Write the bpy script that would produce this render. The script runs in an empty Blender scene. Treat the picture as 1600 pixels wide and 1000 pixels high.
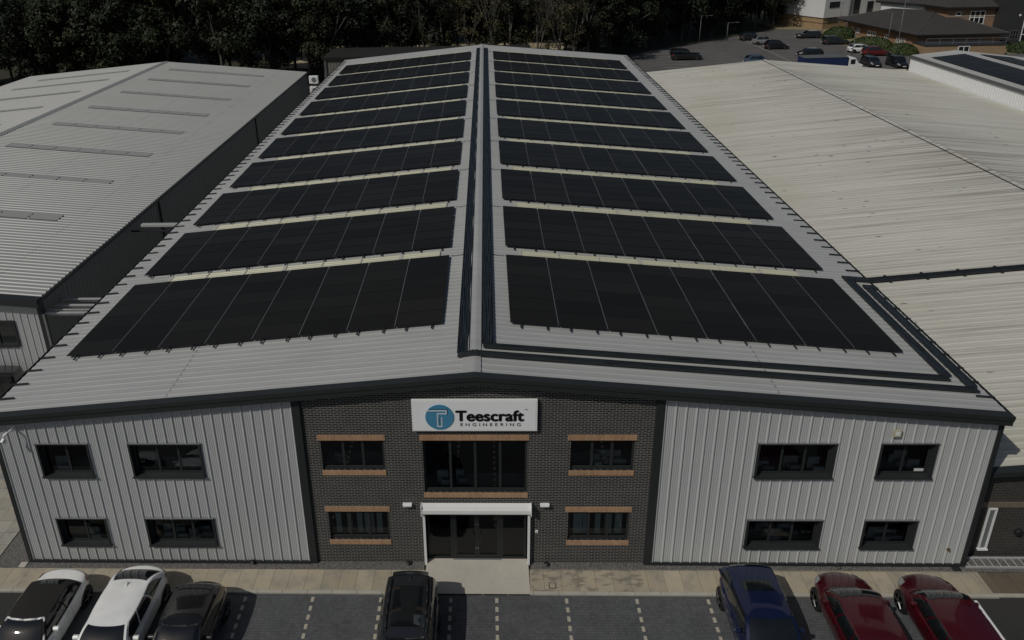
import bpy, bmesh, math, random
from mathutils import Vector, Matrix
R = math.radians
sc = bpy.context.scene
COL = sc.collection
rnd = random.Random(7)

# ------------------------------------------------------------------ camera
cam_d = bpy.data.cameras.new("camera")
cam = bpy.data.objects.new("camera", cam_d); COL.objects.link(cam)
rt = Vector((0.99943954, 0.02601803, -0.02106334)); up = Vector((0.01033608, 0.358626, 0.9334241)); fw = Vector((-0.03183971, 0.93311867, -0.35815608))
M = Matrix.Identity(4)
for i in range(3):
    M[i][0] = rt[i]; M[i][1] = up[i]; M[i][2] = -fw[i]
M[0][3], M[1][3], M[2][3] = -0.27425, -21.55137, 22.65021
cam.matrix_world = M
cam_d.sensor_width = 36; cam_d.lens = 1.1645 / 1.6 * 36
cam_d.shift_x = 0.04704; cam_d.shift_y = -0.10875
cam_d.clip_start = 0.5; cam_d.clip_end = 1500
sc.camera = cam

# ------------------------------------------------------------------ light
LD = Vector((0.70, 0.62, -1.0)).normalized()
sun_el = math.asin(-LD.z); sun_az = math.atan2(-LD.x, -LD.y)
w = bpy.data.worlds.new("World"); sc.world = w; w.use_nodes = True
nt = w.node_tree; nt.nodes.clear()
sky = nt.nodes.new("ShaderNodeTexSky"); sky.sky_type = 'NISHITA'; sky.sun_disc = False
sky.sun_elevation = sun_el; sky.sun_rotation = sun_az
sky.air_density = 1.0; sky.dust_density = 2.0; sky.ozone_density = 1.0
bg = nt.nodes.new("ShaderNodeBackground"); bg.inputs[1].default_value = 0.062
wo = nt.nodes.new("ShaderNodeOutputWorld")
nt.links.new(sky.outputs[0], bg.inputs[0]); nt.links.new(bg.outputs[0], wo.inputs[0])
sd = bpy.data.lights.new("sun", 'SUN'); sd.energy = 3.6; sd.angle = R(0.5); sd.color = (1.0, 0.955, 0.88)
so = bpy.data.objects.new("sun", sd); COL.objects.link(so)
so.rotation_euler = LD.to_track_quat('-Z', 'Y').to_euler()
sc.view_settings.view_transform = 'Standard'; sc.view_settings.look = 'None'
sc.view_settings.exposure = -0.92; sc.view_settings.gamma = 1.0
try:
    sc.cycles.max_bounces = 6; sc.cycles.transparent_max_bounces = 12; sc.cycles.transmission_bounces = 4
except Exception: pass

# ------------------------------------------------------------------ materials
ALB = .77   # overall albedo trim of everything that is not white
class NB:
    def __init__(s, name):
        s.k = 1.0 if 'white' in name.lower() else ALB
        s.m = bpy.data.materials.new(name); s.m.use_nodes = True
        s.t = s.m.node_tree; s.p = s.t.nodes["Principled BSDF"]; s.L = s.t.links
    def n(s, ty, **kw):
        nd = s.t.nodes.new(ty)
        for k, v in kw.items(): setattr(nd, k, v)
        return nd
    def coord(s, which="Object"):
        return s.n("ShaderNodeTexCoord").outputs[which]
    def mapping(s, src, scale=(1, 1, 1), rot=(0, 0, 0), loc=(0, 0, 0)):
        mp = s.n("ShaderNodeMapping"); mp.inputs["Scale"].default_value = scale
        mp.inputs["Rotation"].default_value = rot; mp.inputs["Location"].default_value = loc
        s.L.new(src, mp.inputs[0]); return mp.outputs[0]
    def noise(s, src, scale, detail=4, rough=.55):
        t = s.n("ShaderNodeTexNoise"); t.inputs["Scale"].default_value = scale
        t.inputs["Detail"].default_value = detail; t.inputs["Roughness"].default_value = rough
        s.L.new(src, t.inputs["Vector"]); return t.outputs["Fac"]
    def ramp(s, src, stops):
        r = s.n("ShaderNodeValToRGB"); e = r.color_ramp.elements
        while len(e) < len(stops): e.new(0.5)
        for i, (pos, c) in enumerate(stops):
            e[i].position = pos; e[i].color = (c[0], c[1], c[2], 1) if isinstance(c, (tuple, list)) else (c, c, c, 1)
        s.L.new(src, r.inputs[0]); return r.outputs[0]
    def mix(s, fac, a, b, mode='MIX'):
        x = s.n("ShaderNodeMix", data_type='RGBA', blend_type=mode)
        for sock, v in ((x.inputs[0], fac), (x.inputs[6], a), (x.inputs[7], b)):
            if isinstance(v, (int, float)): sock.default_value = v
            elif isinstance(v, (tuple, list)): sock.default_value = (v[0], v[1], v[2], 1)
            else: s.L.new(v, sock)
        return x.outputs[2]
    def math(s, op, a, b=0.0):
        x = s.n("ShaderNodeMath", operation=op)
        for i, v in enumerate((a, b)):
            if isinstance(v, (int, float)): x.inputs[i].default_value = v
            else: s.L.new(v, x.inputs[i])
        return x.outputs[0]
    def sep(s, src):
        x = s.n("ShaderNodeSeparateXYZ"); s.L.new(src, x.inputs[0]); return x.outputs
    def comb(s, a, b, c):
        x = s.n("ShaderNodeCombineXYZ")
        for i, v in enumerate((a, b, c)):
            if isinstance(v, (int, float)): x.inputs[i].default_value = v
            else: s.L.new(v, x.inputs[i])
        return x.outputs[0]
    def bump(s, h, strength=.3, dist=.01):
        b = s.n("ShaderNodeBump"); b.inputs["Strength"].default_value = strength; b.inputs["Distance"].default_value = dist
        s.L.new(h, b.inputs["Height"]); s.L.new(b.outputs[0], s.p.inputs["Normal"])
    def set(s, **kw):
        for k, v in kw.items():
            k = k.replace("_", " ")
            sock = s.p.inputs[k]
            if k == "Base Color" and s.k != 1.0 and not isinstance(v, (int, float, tuple, list)): v = s.mix(1.0, v, (s.k, s.k, s.k), 'MULTIPLY')
            if isinstance(v, (int, float)): sock.default_value = v
            elif isinstance(v, (tuple, list)): sock.default_value = (v[0], v[1], v[2], 1)
            else: s.L.new(v, sock)
        return s

def simple(name, col, rough=.5, metal=0.0, var=.12, scale=3.0, spec=.5, coat=0.0, bump=0.0, stretch=(1, 1, 1), world=True):
    b = NB(name)
    c = b.mapping(b.coord(), stretch)
    f = b.noise(c, scale, 6)
    f2 = b.noise(c, scale * 9, 3)
    g = b.mix(.35, f, f2)
    r = b.ramp(g, [(.3, tuple(x * (1 - var) for x in col)), (.7, tuple(min(1, x * (1 + var)) for x in col))])
    b.set(Base_Color=r, Roughness=rough, Metallic=metal)
    b.p.inputs["Specular IOR Level"].default_value = spec
    if coat: b.p.inputs["Coat Weight"].default_value = coat; b.p.inputs["Coat Roughness"].default_value = .03
    if bump: b.bump(f2, bump)
    return b.m

def metal_sheet(name, col, laps=(), axis=0, rough=.42, streak=.1, spec=.5, tint=(1, 1, 1)):
    """pre-painted steel: soft run-off streaks across the ribs' length, thin dotted end laps"""
    b = NB(name); co = b.coord(); s = b.sep(co)
    n1 = b.noise(b.mapping(co, (.25, 2.2, .25) if axis == 0 else (2.2, .25, .25)), 1.3, 5)
    n2 = b.noise(co, .18, 3)
    g = b.mix(.5, n1, n2)
    c = b.ramp(g, [(.32, tuple(x * (1 - streak) for x in col)), (.68, tuple(x * (1 + streak * .6) for x in col))])
    for lp in laps:
        d = b.math('ABSOLUTE', b.math('SUBTRACT', s[axis], lp))
        ln = b.math('LESS_THAN', d, .035)
        dot = b.math('GREATER_THAN', b.math('FRACT', b.math('MULTIPLY', s[1 - axis], 3.1)), .45)
        c = b.mix(b.math('MULTIPLY', b.math('MULTIPLY', ln, dot), .6), c, tuple(x * .35 for x in col))
    b.set(Base_Color=c, Roughness=rough)
    b.p.inputs["Specular IOR Level"].default_value = spec
    return b.m

def brick_mat(name, bricks, mortar, bw=.236, bh=.0745, ms=.012, swap=True, off=.5, rough=.85, varbig=.2):
    b = NB(name); s = b.sep(b.coord())
    v = b.comb(b.math('ADD', s[0], s[1]), s[2], 0.0) if swap else b.comb(s[0], s[1], 0.0)
    t = b.n("ShaderNodeTexBrick"); t.offset = off; t.squash = 1
    t.inputs["Scale"].default_value = 1; t.inputs["Brick Width"].default_value = bw; t.inputs["Row Height"].default_value = bh
    t.inputs["Mortar Size"].default_value = ms; t.inputs["Mortar Smooth"].default_value = .15; t.inputs["Bias"].default_value = 0
    t.inputs["Color1"].default_value = (*bricks[0], 1); t.inputs["Color2"].default_value = (*bricks[1], 1); t.inputs["Mortar"].default_value = (*mortar, 1)
    b.L.new(v, t.inputs["Vector"])
    n = b.noise(b.coord(), 1.1, 5); n2 = b.noise(b.coord(), 14, 3)
    k = b.ramp(b.mix(.4, n, n2), [(.3, 1 - varbig), (.7, 1 + varbig)])
    c = b.mix(1.0, t.outputs["Color"], k, 'MULTIPLY')
    b.set(Base_Color=c, Roughness=rough)
    b.bump(b.math('SUBTRACT', 1.0, t.outputs["Fac"]), .5, .006)
    return b.m

MT = {}
MT['roof'] = metal_sheet("light grey roof sheet", (.52, .53, .515), laps=(-11.6, 9.6), streak=.14, rough=.45)
MT['roof_left'] = metal_sheet("grey roof sheet", (.43, .44, .42), laps=(-25.0, -30.7, -46, -51), streak=.08, rough=.42, spec=.5)
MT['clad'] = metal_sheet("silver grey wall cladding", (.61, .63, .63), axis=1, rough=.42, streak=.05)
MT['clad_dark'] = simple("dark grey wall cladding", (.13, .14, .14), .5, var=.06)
MT['anth'] = simple("anthracite flashing", (.024, .0285, .029), .6, var=.10, scale=1.2)
MT['postgrey'] = simple("weathered grey post", (.17, .18, .175), .6)
MT['white'] = simple("white powder coat", (.80, .81, .80), .35, var=.04)
MT['white_trim'] = simple("white trim", (.74, .75, .75), .45, var=.05)
MT['offwhite'] = simple("cream cabinet", (.52, .49, .36), .5, var=.05)
MT['alu'] = simple("bright aluminium", (.52, .53, .53), .5)
MT['clamp'] = simple("panel clamp aluminium", (.20, .20, .195), .5, .3)
MT['galv'] = simple("galvanised steel", (.42, .44, .45), .35, .6, var=.15, scale=8)
MT['alloy'] = simple("dark alloy", (.16, .16, .165), .3, .7)
MT['black'] = simple("black rubber", (.012, .012, .013), .6, var=.2)
MT['brick'] = brick_mat("dark brown brick", ((.008, .008, .008), (.030, .026, .024)), (.37, .37, .345), ms=.0072)
MT['brick_old'] = brick_mat("old dark brick", ((.028, .025, .024), (.045, .040, .036)), (.11, .105, .09))
MT['buff'] = brick_mat("orange soldier bricks", ((.46, .26, .14), (.56, .35, .20)), (.42, .30, .20), bw=.0785, bh=.5, ms=.008, off=0)
MT['buffband'] = brick_mat("buff soldier bricks", ((.20, .17, .12), (.26, .21, .15)), (.16, .14, .11), bw=.0785, bh=.5, ms=.008, off=0)
MT['far_brick'] = brick_mat("far orange brick", ((.30, .16, .09), (.38, .21, .12)), (.30, .22, .16), varbig=.12)
MT['far_buff'] = brick_mat("far buff brick", ((.40, .26, .13), (.47, .31, .17)), (.35, .27, .18), varbig=.12)
MT['render'] = simple("white render", (.62, .63, .62), .8, var=.05, scale=.6)
MT['tile'] = brick_mat("brown roof tile", ((.050, .046, .043), (.066, .060, .055)), (.035, .033, .031), bw=.3, bh=.35, swap=False, varbig=.15)
MT['charcoal'] = simple("charcoal panel", (.045, .047, .05), .5)
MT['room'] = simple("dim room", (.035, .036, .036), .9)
MT['room_lit'] = simple("white office furniture", (.6, .62, .62), .7)
MT['blind'] = simple("white vertical blind", (.7, .75, .74), .8)
MT['dark_door'] = simple("dark aluminium", (.03, .034, .036), .35, .3)
MT['chrome'] = simple("chrome", (.6, .6, .6), .15, 1.0, var=.03)
MT['straw'] = simple("dry grass", (.30, .25, .13), .95, var=.3, scale=1.5)
MT['bark'] = simple("grey brown bark", (.11, .10, .08), .9, var=.35, scale=6, stretch=(1, 1, .2))
MT['bark_pale'] = simple("pale bark", (.13, .125, .10), .9, var=.3, scale=6, stretch=(1, 1, .2))

def glass_mat(name, tint=(.50, .55, .55), base_reflect=.05):
    m = bpy.data.materials.new(name); m.use_nodes = True; t = m.node_tree; t.nodes.clear()
    o = t.nodes.new("ShaderNodeOutputMaterial"); tr = t.nodes.new("ShaderNodeBsdfTransparent"); gl = t.nodes.new("ShaderNodeBsdfGlossy")
    tr.inputs[0].default_value = (*tint, 1); gl.inputs["Roughness"].default_value = .02; gl.inputs[0].default_value = (.9, .95, 1, 1)
    fr = t.nodes.new("ShaderNodeFresnel"); fr.inputs[0].default_value = 1.5
    nz = t.nodes.new("ShaderNodeTexNoise"); nz.inputs["Scale"].default_value = 1.3
    bp_ = t.nodes.new("ShaderNodeBump"); bp_.inputs["Strength"].default_value = .05; bp_.inputs["Distance"].default_value = .02
    t.links.new(nz.outputs["Fac"], bp_.inputs["Height"]); t.links.new(bp_.outputs[0], gl.inputs["Normal"])
    mx = t.nodes.new("ShaderNodeMixShader")
    t.links.new(fr.outputs[0], mx.inputs[0]); t.links.new(tr.outputs[0], mx.inputs[1]); t.links.new(gl.outputs[0], mx.inputs[2])
    t.links.new(mx.outputs[0], o.inputs[0]); return m
MT['glass'] = glass_mat("window glass")
MT['carglass'] = simple("tinted car glass", (.010, .013, .015), .04, var=.3, spec=.6, coat=.6)

def panel_mat():
    b = NB("black solar cells"); s = b.sep(b.coord())
    fx = b.math('FRACT', b.math('MULTIPLY', s[0], 6.2)); fy = b.math('FRACT', b.math('MULTIPLY', s[1], 6.0))
    ln = b.math('MAXIMUM', b.math('LESS_THAN', fx, .05), b.math('LESS_THAN', fy, .05))
    oi = b.n("ShaderNodeObjectInfo")
    base = b.mix(oi.outputs["Random"], (.0165, .0163, .0150), (.0265, .0260, .0235))
    c = b.mix(b.math('MULTIPLY', ln, .45), base, (.024, .023, .022))
    n = b.noise(b.coord(), .8, 4)
    b.set(Base_Color=c, Roughness=b.math('ADD', .22, b.math('MULTIPLY', n, .15)))
    b.p.inputs["Specular IOR Level"].default_value = .05
    return b.m
MT['pv'] = panel_mat()
MT['pvframe'] = simple("black anodised frame", (.012, .012, .013), .4, .2)
MT['railalu'] = simple("dark mounting rail", (.06, .06, .062), .45, .5)
MT['rooflight'] = simple("cream translucent rooflight", (.66, .655, .48), .45, var=.10, scale=.9)
MT['rooflight_grey'] = simple("grey rooflight", (.46, .46, .43), .35, var=.05)
MT['cable'] = simple("blue black cables", (.028, .036, .045), .35, var=.6, scale=2.2, stretch=(14, .6, 1), bump=.4)
MT['cable_x'] = simple("black cables along the verge", (.020, .025, .029), .4, var=.5, scale=2.2, stretch=(.6, 14, 1), bump=.4)

def beige_roof():
    b = NB("weathered beige roof"); co = b.coord(); s = b.sep(co)
    st = b.noise(b.mapping(co, (.06, 3.2, .06)), 1.0, 7, .65)      # run-off streaks down the slope
    st2 = b.noise(b.mapping(co, (.25, 8.0, .25)), 1.0, 5, .6)
    big = b.noise(co, .10, 4)
    c = b.ramp(st, [(.28, (.42, .405, .35)), (.45, (.67, .66, .585)), (.7, (.78, .77, .70))])
    c = b.mix(b.ramp(st2, [(.56, 0.0), (.76, .55)]), c, (.22, .205, .165))
    c = b.mix(b.ramp(big, [(.5, 0.0), (.7, .35)]), c, (.55, .52, .38))
    # grime below the ridge
    d = b.math('ABSOLUTE', b.math('SUBTRACT', s[0], 35.3))
    rg = b.ramp(b.math('DIVIDE', d, 8.0), [(.0, .55), (1.0, 0.0)])
    c = b.mix(b.math('MULTIPLY', rg, b.ramp(st, [(.35, 1.0), (.6, 0.0)])), c, (.15, .145, .12))
    # scattered dark flecks and moss
    v = b.n("ShaderNodeTexVoronoi"); v.inputs["Scale"].default_value = .55
    b.L.new(b.mapping(co, (1, 2.6, 1)), v.inputs["Vector"])
    msk = b.ramp(b.noise(co, .33, 2), [(.50, 0.0), (.56, 1.0)])
    c = b.mix(b.math('MULTIPLY', msk, b.ramp(v.outputs["Distance"], [(.07, .8), (.13, 0.0)])), c, (.07, .065, .055))
    b.set(Base_Color=c, Roughness=.7)
    b.p.inputs["Specular IOR Level"].default_value = .3
    return b.m
MT['beige'] = beige_roof()

def asphalt(name, col, line=False):
    b = NB(name); co = b.coord()
    n = b.noise(co, .35, 5); n2 = b.noise(co, 40, 3); n3 = b.noise(co, 1.5, 6)
    c = b.ramp(b.mix(.5, n, n2), [(.3, tuple(x * .7 for x in col)), (.7, tuple(x * 1.3 for x in col))])
    c = b.mix(b.ramp(n3, [(.62, 0.0), (.7, .5)]), c, tuple(x * .55 for x in col))
    b.set(Base_Color=c, Roughness=.85); b.bump(n2, .4, .01); return b.m
MT['asphalt'] = asphalt("dark asphalt", (.038, .038, .037))
MT['asphalt_old'] = asphalt("old car park asphalt", (.135, .13, .125))

def paving():
    b = NB("blue grey block paving"); s = b.sep(b.coord())
    t = b.n("ShaderNodeTexBrick"); t.offset = .5
    t.inputs["Scale"].default_value = 1; t.inputs["Brick Width"].default_value = .105; t.inputs["Row Height"].default_value = .105
    t.inputs["Mortar Size"].default_value = .006; t.inputs["Mortar Smooth"].default_value = .1
    t.inputs["Color1"].default_value = (.098, .103, .112, 1); t.inputs["Color2"].default_value = (.128, .134, .144, 1); t.inputs["Mortar"].default_value = (.06, .06, .06, 1)
    t.offset_frequency = 2
    b.L.new(b.comb(s[0], s[1], 0.0), t.inputs["Vector"])
    n = b.noise(b.coord(), .9, 6); n2 = b.noise(b.coord(), 5, 4)
    k = b.ramp(b.mix(.4, n, n2), [(.3, .72), (.7, 1.25)])
    c = b.mix(1.0, t.outputs["Color"], k, 'MULTIPLY')
    c = b.mix(b.ramp(b.noise(b.coord(), .6, 3), [(.5, 0.0), (.75, .3)]), c, (.10, .13, .115))
    c = b.mix(b.ramp(b.noise(b.mapping(b.coord(), (1, .6, 1)), 1.7, 3), [(.66, 0.0), (.74, .45)]), c, (.045, .045, .045))
    b.set(Base_Color=c, Roughness=.75); b.bump(b.math('SUBTRACT', 1.0, t.outputs["Fac"]), .5, .006); return b.m
MT['paving'] = paving()

def slabs(name, col, w=.63, h=.95, ms=.007, ox=0.0, oy=-.33, stain=False):
    b = NB(name); s = b.sep(b.coord())
    t = b.n("ShaderNodeTexBrick"); t.offset = 0.0
    t.inputs["Scale"].default_value = 1; t.inputs["Brick Width"].default_value = w; t.inputs["Row Height"].default_value = h
    t.inputs["Mortar Size"].default_value = ms; t.inputs["Mortar Smooth"].default_value = .1
    t.inputs["Color1"].default_value = (*[x * .88 for x in col], 1); t.inputs["Color2"].default_value = (*[x * 1.1 for x in col], 1); t.inputs["Mortar"].default_value = (*[x * .35 for x in col], 1)
    b.L.new(b.comb(b.math('SUBTRACT', s[0], ox), b.math('SUBTRACT', s[1], oy), 0.0), t.inputs["Vector"])
    n = b.noise(b.coord(), 1.6, 7, .65)
    c = b.mix(1.0, t.outputs["Color"], b.ramp(n, [(.3, (.70, .72, .74)), (.5, (1, .98, .93)), (.72, (1.12, 1.02, .88))]), 'MULTIPLY')
    if stain:
        m1 = b.ramp(b.noise(b.mapping(b.coord(), (.9, 2.4, 1)), 2.1, 5), [(.50, 0.0), (.60, .62)])
        win = b.math('MULTIPLY', b.math('GREATER_THAN', s[0], 1.2), b.math('LESS_THAN', s[0], 5.3))
        c = b.mix(b.math('MULTIPLY', m1, win), c, tuple(x * .38 for x in col))
    b.set(Base_Color=c, Roughness=.85); b.bump(b.math('SUBTRACT', 1.0, t.outputs["Fac"]), .3, .004); return b.m
MT['slab'] = slabs("buff paving slabs", (.47, .43, .345), stain=True, ox=-8.42 - .63 * 20)
MT['slab_grey'] = slabs("grey paving slabs", (.42, .41, .37), w=.63, h=.63, ox=-30, oy=-3)
MT['slab_brown'] = slabs("brown stone slabs", (.17, .145, .11), w=.66, h=.95, ox=17.9)
MT['kerb'] = simple("kerb concrete", (.50, .48, .41), .85, var=.12, scale=2)
MT['concrete'] = simple("pale brushed concrete", (.60, .565, .49), .8, var=.10, scale=1.1)

def gravel():
    b = NB("grey gravel"); co = b.coord()
    v = b.n("ShaderNodeTexVoronoi"); v.inputs["Scale"].default_value = 34; b.L.new(co, v.inputs["Vector"])
    c = b.ramp(v.outputs["Color"], [(.1, (.07, .068, .064)), (.9, (.26, .25, .235))])
    b.set(Base_Color=c, Roughness=.9); b.bump(v.outputs["Distance"], .8, .02); return b.m
MT['gravel'] = gravel()

def ground_mat():
    b = NB("woodland floor and rough grass"); co = b.coord()
    n = b.noise(co, .12, 6); n2 = b.noise(co, 1.6, 6)
    c = b.ramp(b.mix(.5, n, n2), [(.3, (.022, .021, .013)), (.55, (.045, .043, .022)), (.75, (.08, .07, .04))])
    b.set(Base_Color=c, Roughness=.95); return b.m
MT['ground'] = ground_mat()
def field_mat():
    b = NB("pale stubble field"); co = b.coord()
    c = b.ramp(b.noise(co, .5, 6), [(.3, (.30, .25, .14)), (.7, (.62, .54, .38))])
    b.set(Base_Color=c, Roughness=.95); return b.m
MT['field'] = field_mat()

def leaf_mat(name, c0, c1):
    b = NB(name); co = b.coord(); oi = b.n("ShaderNodeObjectInfo")
    n = b.noise(co, .55, 4)
    g = b.math('ADD', b.math('MULTIPLY', n, .75), b.math('MULTIPLY', oi.outputs["Random"], .38))
    c = b.ramp(g, [(.3, c0), (.75, c1)])
    b.set(Base_Color=c, Roughness=.6); b.p.inputs["Specular IOR Level"].default_value = .25
    return b.m
MT['leaf_dark'] = leaf_mat("dark oak leaves", (.011, .018, .008), (.038, .049, .021))
MT['leaf_olive'] = leaf_mat("olive leaves", (.016, .020, .010), (.046, .047, .022))
MT['leaf_bush'] = leaf_mat("hedge leaves", (.035, .055, .018), (.075, .10, .032))
MT['leaf_pale'] = leaf_mat("thin yellowing leaves", (.045, .043, .020), (.10, .085, .040))

def paint(name, col, rough=.25, metal=.0, coat=.9):
    b = NB(name); n = b.noise(b.coord(), 2.0, 4)
    c = b.ramp(n, [(.3, tuple(x * .93 for x in col)), (.7, tuple(min(1, x * 1.05) for x in col))])
    b.set(Base_Color=c, Roughness=rough, Metallic=metal)
    b.p.inputs["Coat Weight"].default_value = coat; b.p.inputs["Coat Roughness"].default_value = .04
    return b.m
P_WHITE = paint("white car paint", (.80, .81, .80), .3)
P_BLACK = paint("black car paint", (.010, .010, .011), .25)
P_GREY = paint("dark grey car paint", (.035, .04, .045), .3, .4)
P_BLUE = paint("navy blue car paint", (.006, .014, .065), .3, .3)
P_RED = paint("deep red car paint", (.085, .0045, .010), .3, .25)
P_RED2 = paint("bright red car paint", (.17, .012, .014), .3, .2)
P_SILVER = paint("silver car paint", (.42, .43, .43), .3, .4)
P_LBLUE = paint("light blue car paint", (.09, .15, .24), .3, .2)
FABRIC = simple("black fabric hood", (.018, .017, .016), .95, var=.25, scale=25)
RED_L = simple("red tail light", (.20, .008, .006), .15, coat=1)
CLR_L = simple("clear headlight", (.34, .35, .36), .12, coat=1)

# ------------------------------------------------------------------ mesh helpers
class MB:
    def __init__(s): s.v = []; s.f = []; s.mi = []
    def add(s, vs, fs, mi=0):
        o = len(s.v); s.v += [tuple(v) for v in vs]; s.f += [tuple(i + o for i in f) for f in fs]; s.mi += [mi] * len(fs); return s
    def box(s, x0, x1, y0, y1, z0, z1, mi=0):
        return s.add([(x0, y0, z0), (x1, y0, z0), (x1, y1, z0), (x0, y1, z0), (x0, y0, z1), (x1, y0, z1), (x1, y1, z1), (x0, y1, z1)],
                     [(0, 3, 2, 1), (4, 5, 6, 7), (0, 1, 5, 4), (1, 2, 6, 5), (2, 3, 7, 6), (3, 0, 4, 7)], mi)
    def prism(s, pts, axis, a0, a1, mi=0):
        """closed 2D outline extruded along an axis (outline given in the other two axes)"""
        def P(p, a):
            return (a, p[0], p[1]) if axis == 0 else (p[0], a, p[1]) if axis == 1 else (p[0], p[1], a)
        n = len(pts); vs = [P(p, a0) for p in pts] + [P(p, a1) for p in pts]
        fs = [tuple(range(n)), tuple(range(2 * n - 1, n - 1, -1))] + [(i, i + n, (i + 1) % n + n, (i + 1) % n) for i in range(n)]
        return s.add(vs, fs, mi)
    def bar(s, p, q, r, n=6, r2=None, mi=0, cap=True):
        p = Vector(p); q = Vector(q); d = (q - p).normalized(); r2 = r if r2 is None else r2
        a = d.orthogonal().normalized(); b = d.cross(a)
        vs = [p + (a * math.cos(2 * math.pi * i / n) + b * math.sin(2 * math.pi * i / n)) * r for i in range(n)]
        vs += [q + (a * math.cos(2 * math.pi * i / n) + b * math.sin(2 * math.pi * i / n)) * r2 for i in range(n)]
        fs = [(i, (i + 1) % n, (i + 1) % n + n, i + n) for i in range(n)]
        if cap: fs += [tuple(range(n - 1, -1, -1)), tuple(range(n, 2 * n))]
        return s.add(vs, fs, mi)
    def tube(s, pts, r, n=6, mi=0):
        for a, b in zip(pts, pts[1:]): s.bar(a, b, r, n, mi=mi)
        return s
    def lathe(s, prof, n=16, axis=2, c=(0, 0, 0), mi=0):
        vs = []; fs = []
        for (r, h) in prof:
            for i in range(n):
                a = 2 * math.pi * i / n; u, v = r * math.cos(a), r * math.sin(a)
                vs.append((c[0] + h, c[1] + u, c[2] + v) if axis == 0 else (c[0] + u, c[1] + h, c[2] + v) if axis == 1 else (c[0] + u, c[1] + v, c[2] + h))
        for k in range(len(prof) - 1):
            for i in range(n): fs.append((k * n + i, k * n + (i + 1) % n, (k + 1) * n + (i + 1) % n, (k + 1) * n + i))
        fs.append(tuple(range(n - 1, -1, -1))); fs.append(tuple((len(prof) - 1) * n + i for i in range(n)))
        return s.add(vs, fs, mi)
    def grid(s, P, nu, nv, mi=0, flip=False):
        vs = [P(i / nu, j / nv) for j in range(nv + 1) for i in range(nu + 1)]
        fs = []
        for j in range(nv):
            for i in range(nu):
                a = j * (nu + 1) + i; q = (a, a + 1, a + nu + 2, a + nu + 1)
                fs.append(q[::-1] if flip else q)
        return s.add(vs, fs, mi)
    def build(s, name, mat, parent=None, smooth=False, bevel=0, label=None):
        me = bpy.data.meshes.new(name); me.from_pydata(s.v, [], s.f)
        mats = mat if isinstance(mat, (list, tuple)) else [mat]
        for m in mats: me.materials.append(m)
        if len(mats) > 1: me.polygons.foreach_set("material_index", s.mi)
        if smooth: me.polygons.foreach_set("use_smooth", [True] * len(me.polygons))
        me.update()
        o = bpy.data.objects.new(name, me); COL.objects.link(o)
        if parent: o.parent = parent
        if bevel:
            bv = o.modifiers.new("bevel", 'BEVEL'); bv.width = bevel; bv.segments = 2; bv.limit_method = 'ANGLE'
        if label: o["label"] = label
        return o
def empty(name, loc=(0, 0, 0), rz=0.0):
    o = bpy.data.objects.new(name, None); COL.objects.link(o); o.location = loc; o.rotation_euler = (0, 0, rz)
    o.empty_display_size = .3; return o
def tag(o, label, cat, group=None):
    o["label"] = label; o["category"] = cat
    if group: o["group"] = group
    return o
def struct(o): o["kind"] = "structure"; return o
def copy_tree(o, parent=None):
    c = o.copy(); COL.objects.link(c)
    if parent: c.parent = parent
    for ch in o.children: copy_tree(ch, c)
    return c

# ------------------------------------------------------------------ ground
def sheet(name, pts, z, mat):
    return struct(MB().add([(p[0], p[1], z) for p in pts], [tuple(range(len(pts)))]).build(name, mat))
sheet("ground", [(-500, -300), (500, -300), (500, 700), (-500, 700)], -.16, MT['ground'])
sheet("yard_asphalt", [(-60, -45), (75, -45), (75, 14), (-60, 14)], -.075, MT['asphalt'])
sheet("service_lane", [(-30, -1.4), (-18, -1.4), (-18, 80), (-30, 80)], -.065, MT['asphalt_old'])
sheet("parking_bays", [(-16.95, -14), (16.72, -14), (16.72, -1.4), (-16.95, -1.4)], -.06, MT['paving'])
m = MB().box(-19.4, -2.62, -1.26, -.35, -.2, 0.0); m.box(1.12, 17.55, -1.26, -.30, -.2, 0.0)
struct(m.build("pavement", MT['slab']))
m = MB().add([(-60, -1.26, 0), (-19.4, -1.26, 0), (-19.4, 12, 0), (-19.9, 12, 0), (-30, 12, 0), (-60, 12, 0)], [(0, 1, 2, 3, 4, 5)])
struct(m.build("side_pavement", MT['slab_grey']))
struct(MB().box(17.55, 40, -1.22, -.33, -.2, -.004).build("stone_pavement", MT['slab_brown']))
m = MB()
x = -60.0
while x < 17.3:
    m.box(x + .004, x + .91, -1.40, -1.263, -.2, .006); x += .914
x = 17.32
while x < 40:
    m.box(x + .004, x + .91, -1.36, -1.225, -.2, -.01); x += .914
struct(m.build("kerb", MT['kerb'], bevel=.012))
m = MB().box(-19.37, -2.8, -.345, .1, -.2, -.02); m.box(1.2, 40, -.295, .45, -.2, -.02); m.box(-19.37, -18.0, .1, 12, -.2, -.02)
struct(m.build("gravel_strip", MT['gravel']))
m = MB().prism([(-1.40, -.2), (-1.40, .01), (-1.26, .012), (.12, .085), (.12, -.2)], 0, -2.72, 1.12)
struct(m.build("entrance_ramp", MT['concrete']))
m = MB()
for x in (-11.75, -9.2, -6.74, -4.27, -1.74, -.09, 2.41, 4.91, 7.43):
    y = -1.63
    while y > -8:
        m.box(x - .055, x + .055, y - .1, y + .1, -.06, -.0545); y -= .37
struct(m.build("bay_markings", simple("cream marker blocks", (.50, .47, .38), .8, var=.12)))
m = MB().box(16.74, 16.84, -14, -1.5, -.075, -.056)
struct(m.build("white_line", MT['white_trim']))
sheet("car_park", [(17.5, 74), (17.5, 108), (25.7, 114.4), (42, 126.3), (52, 134.7), (62, 143), (70.6, 140), (66, 130), (66, 118), (68, 108), (95, 108), (95, 74)], -.03, MT['asphalt_old'])
m = MB()
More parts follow.
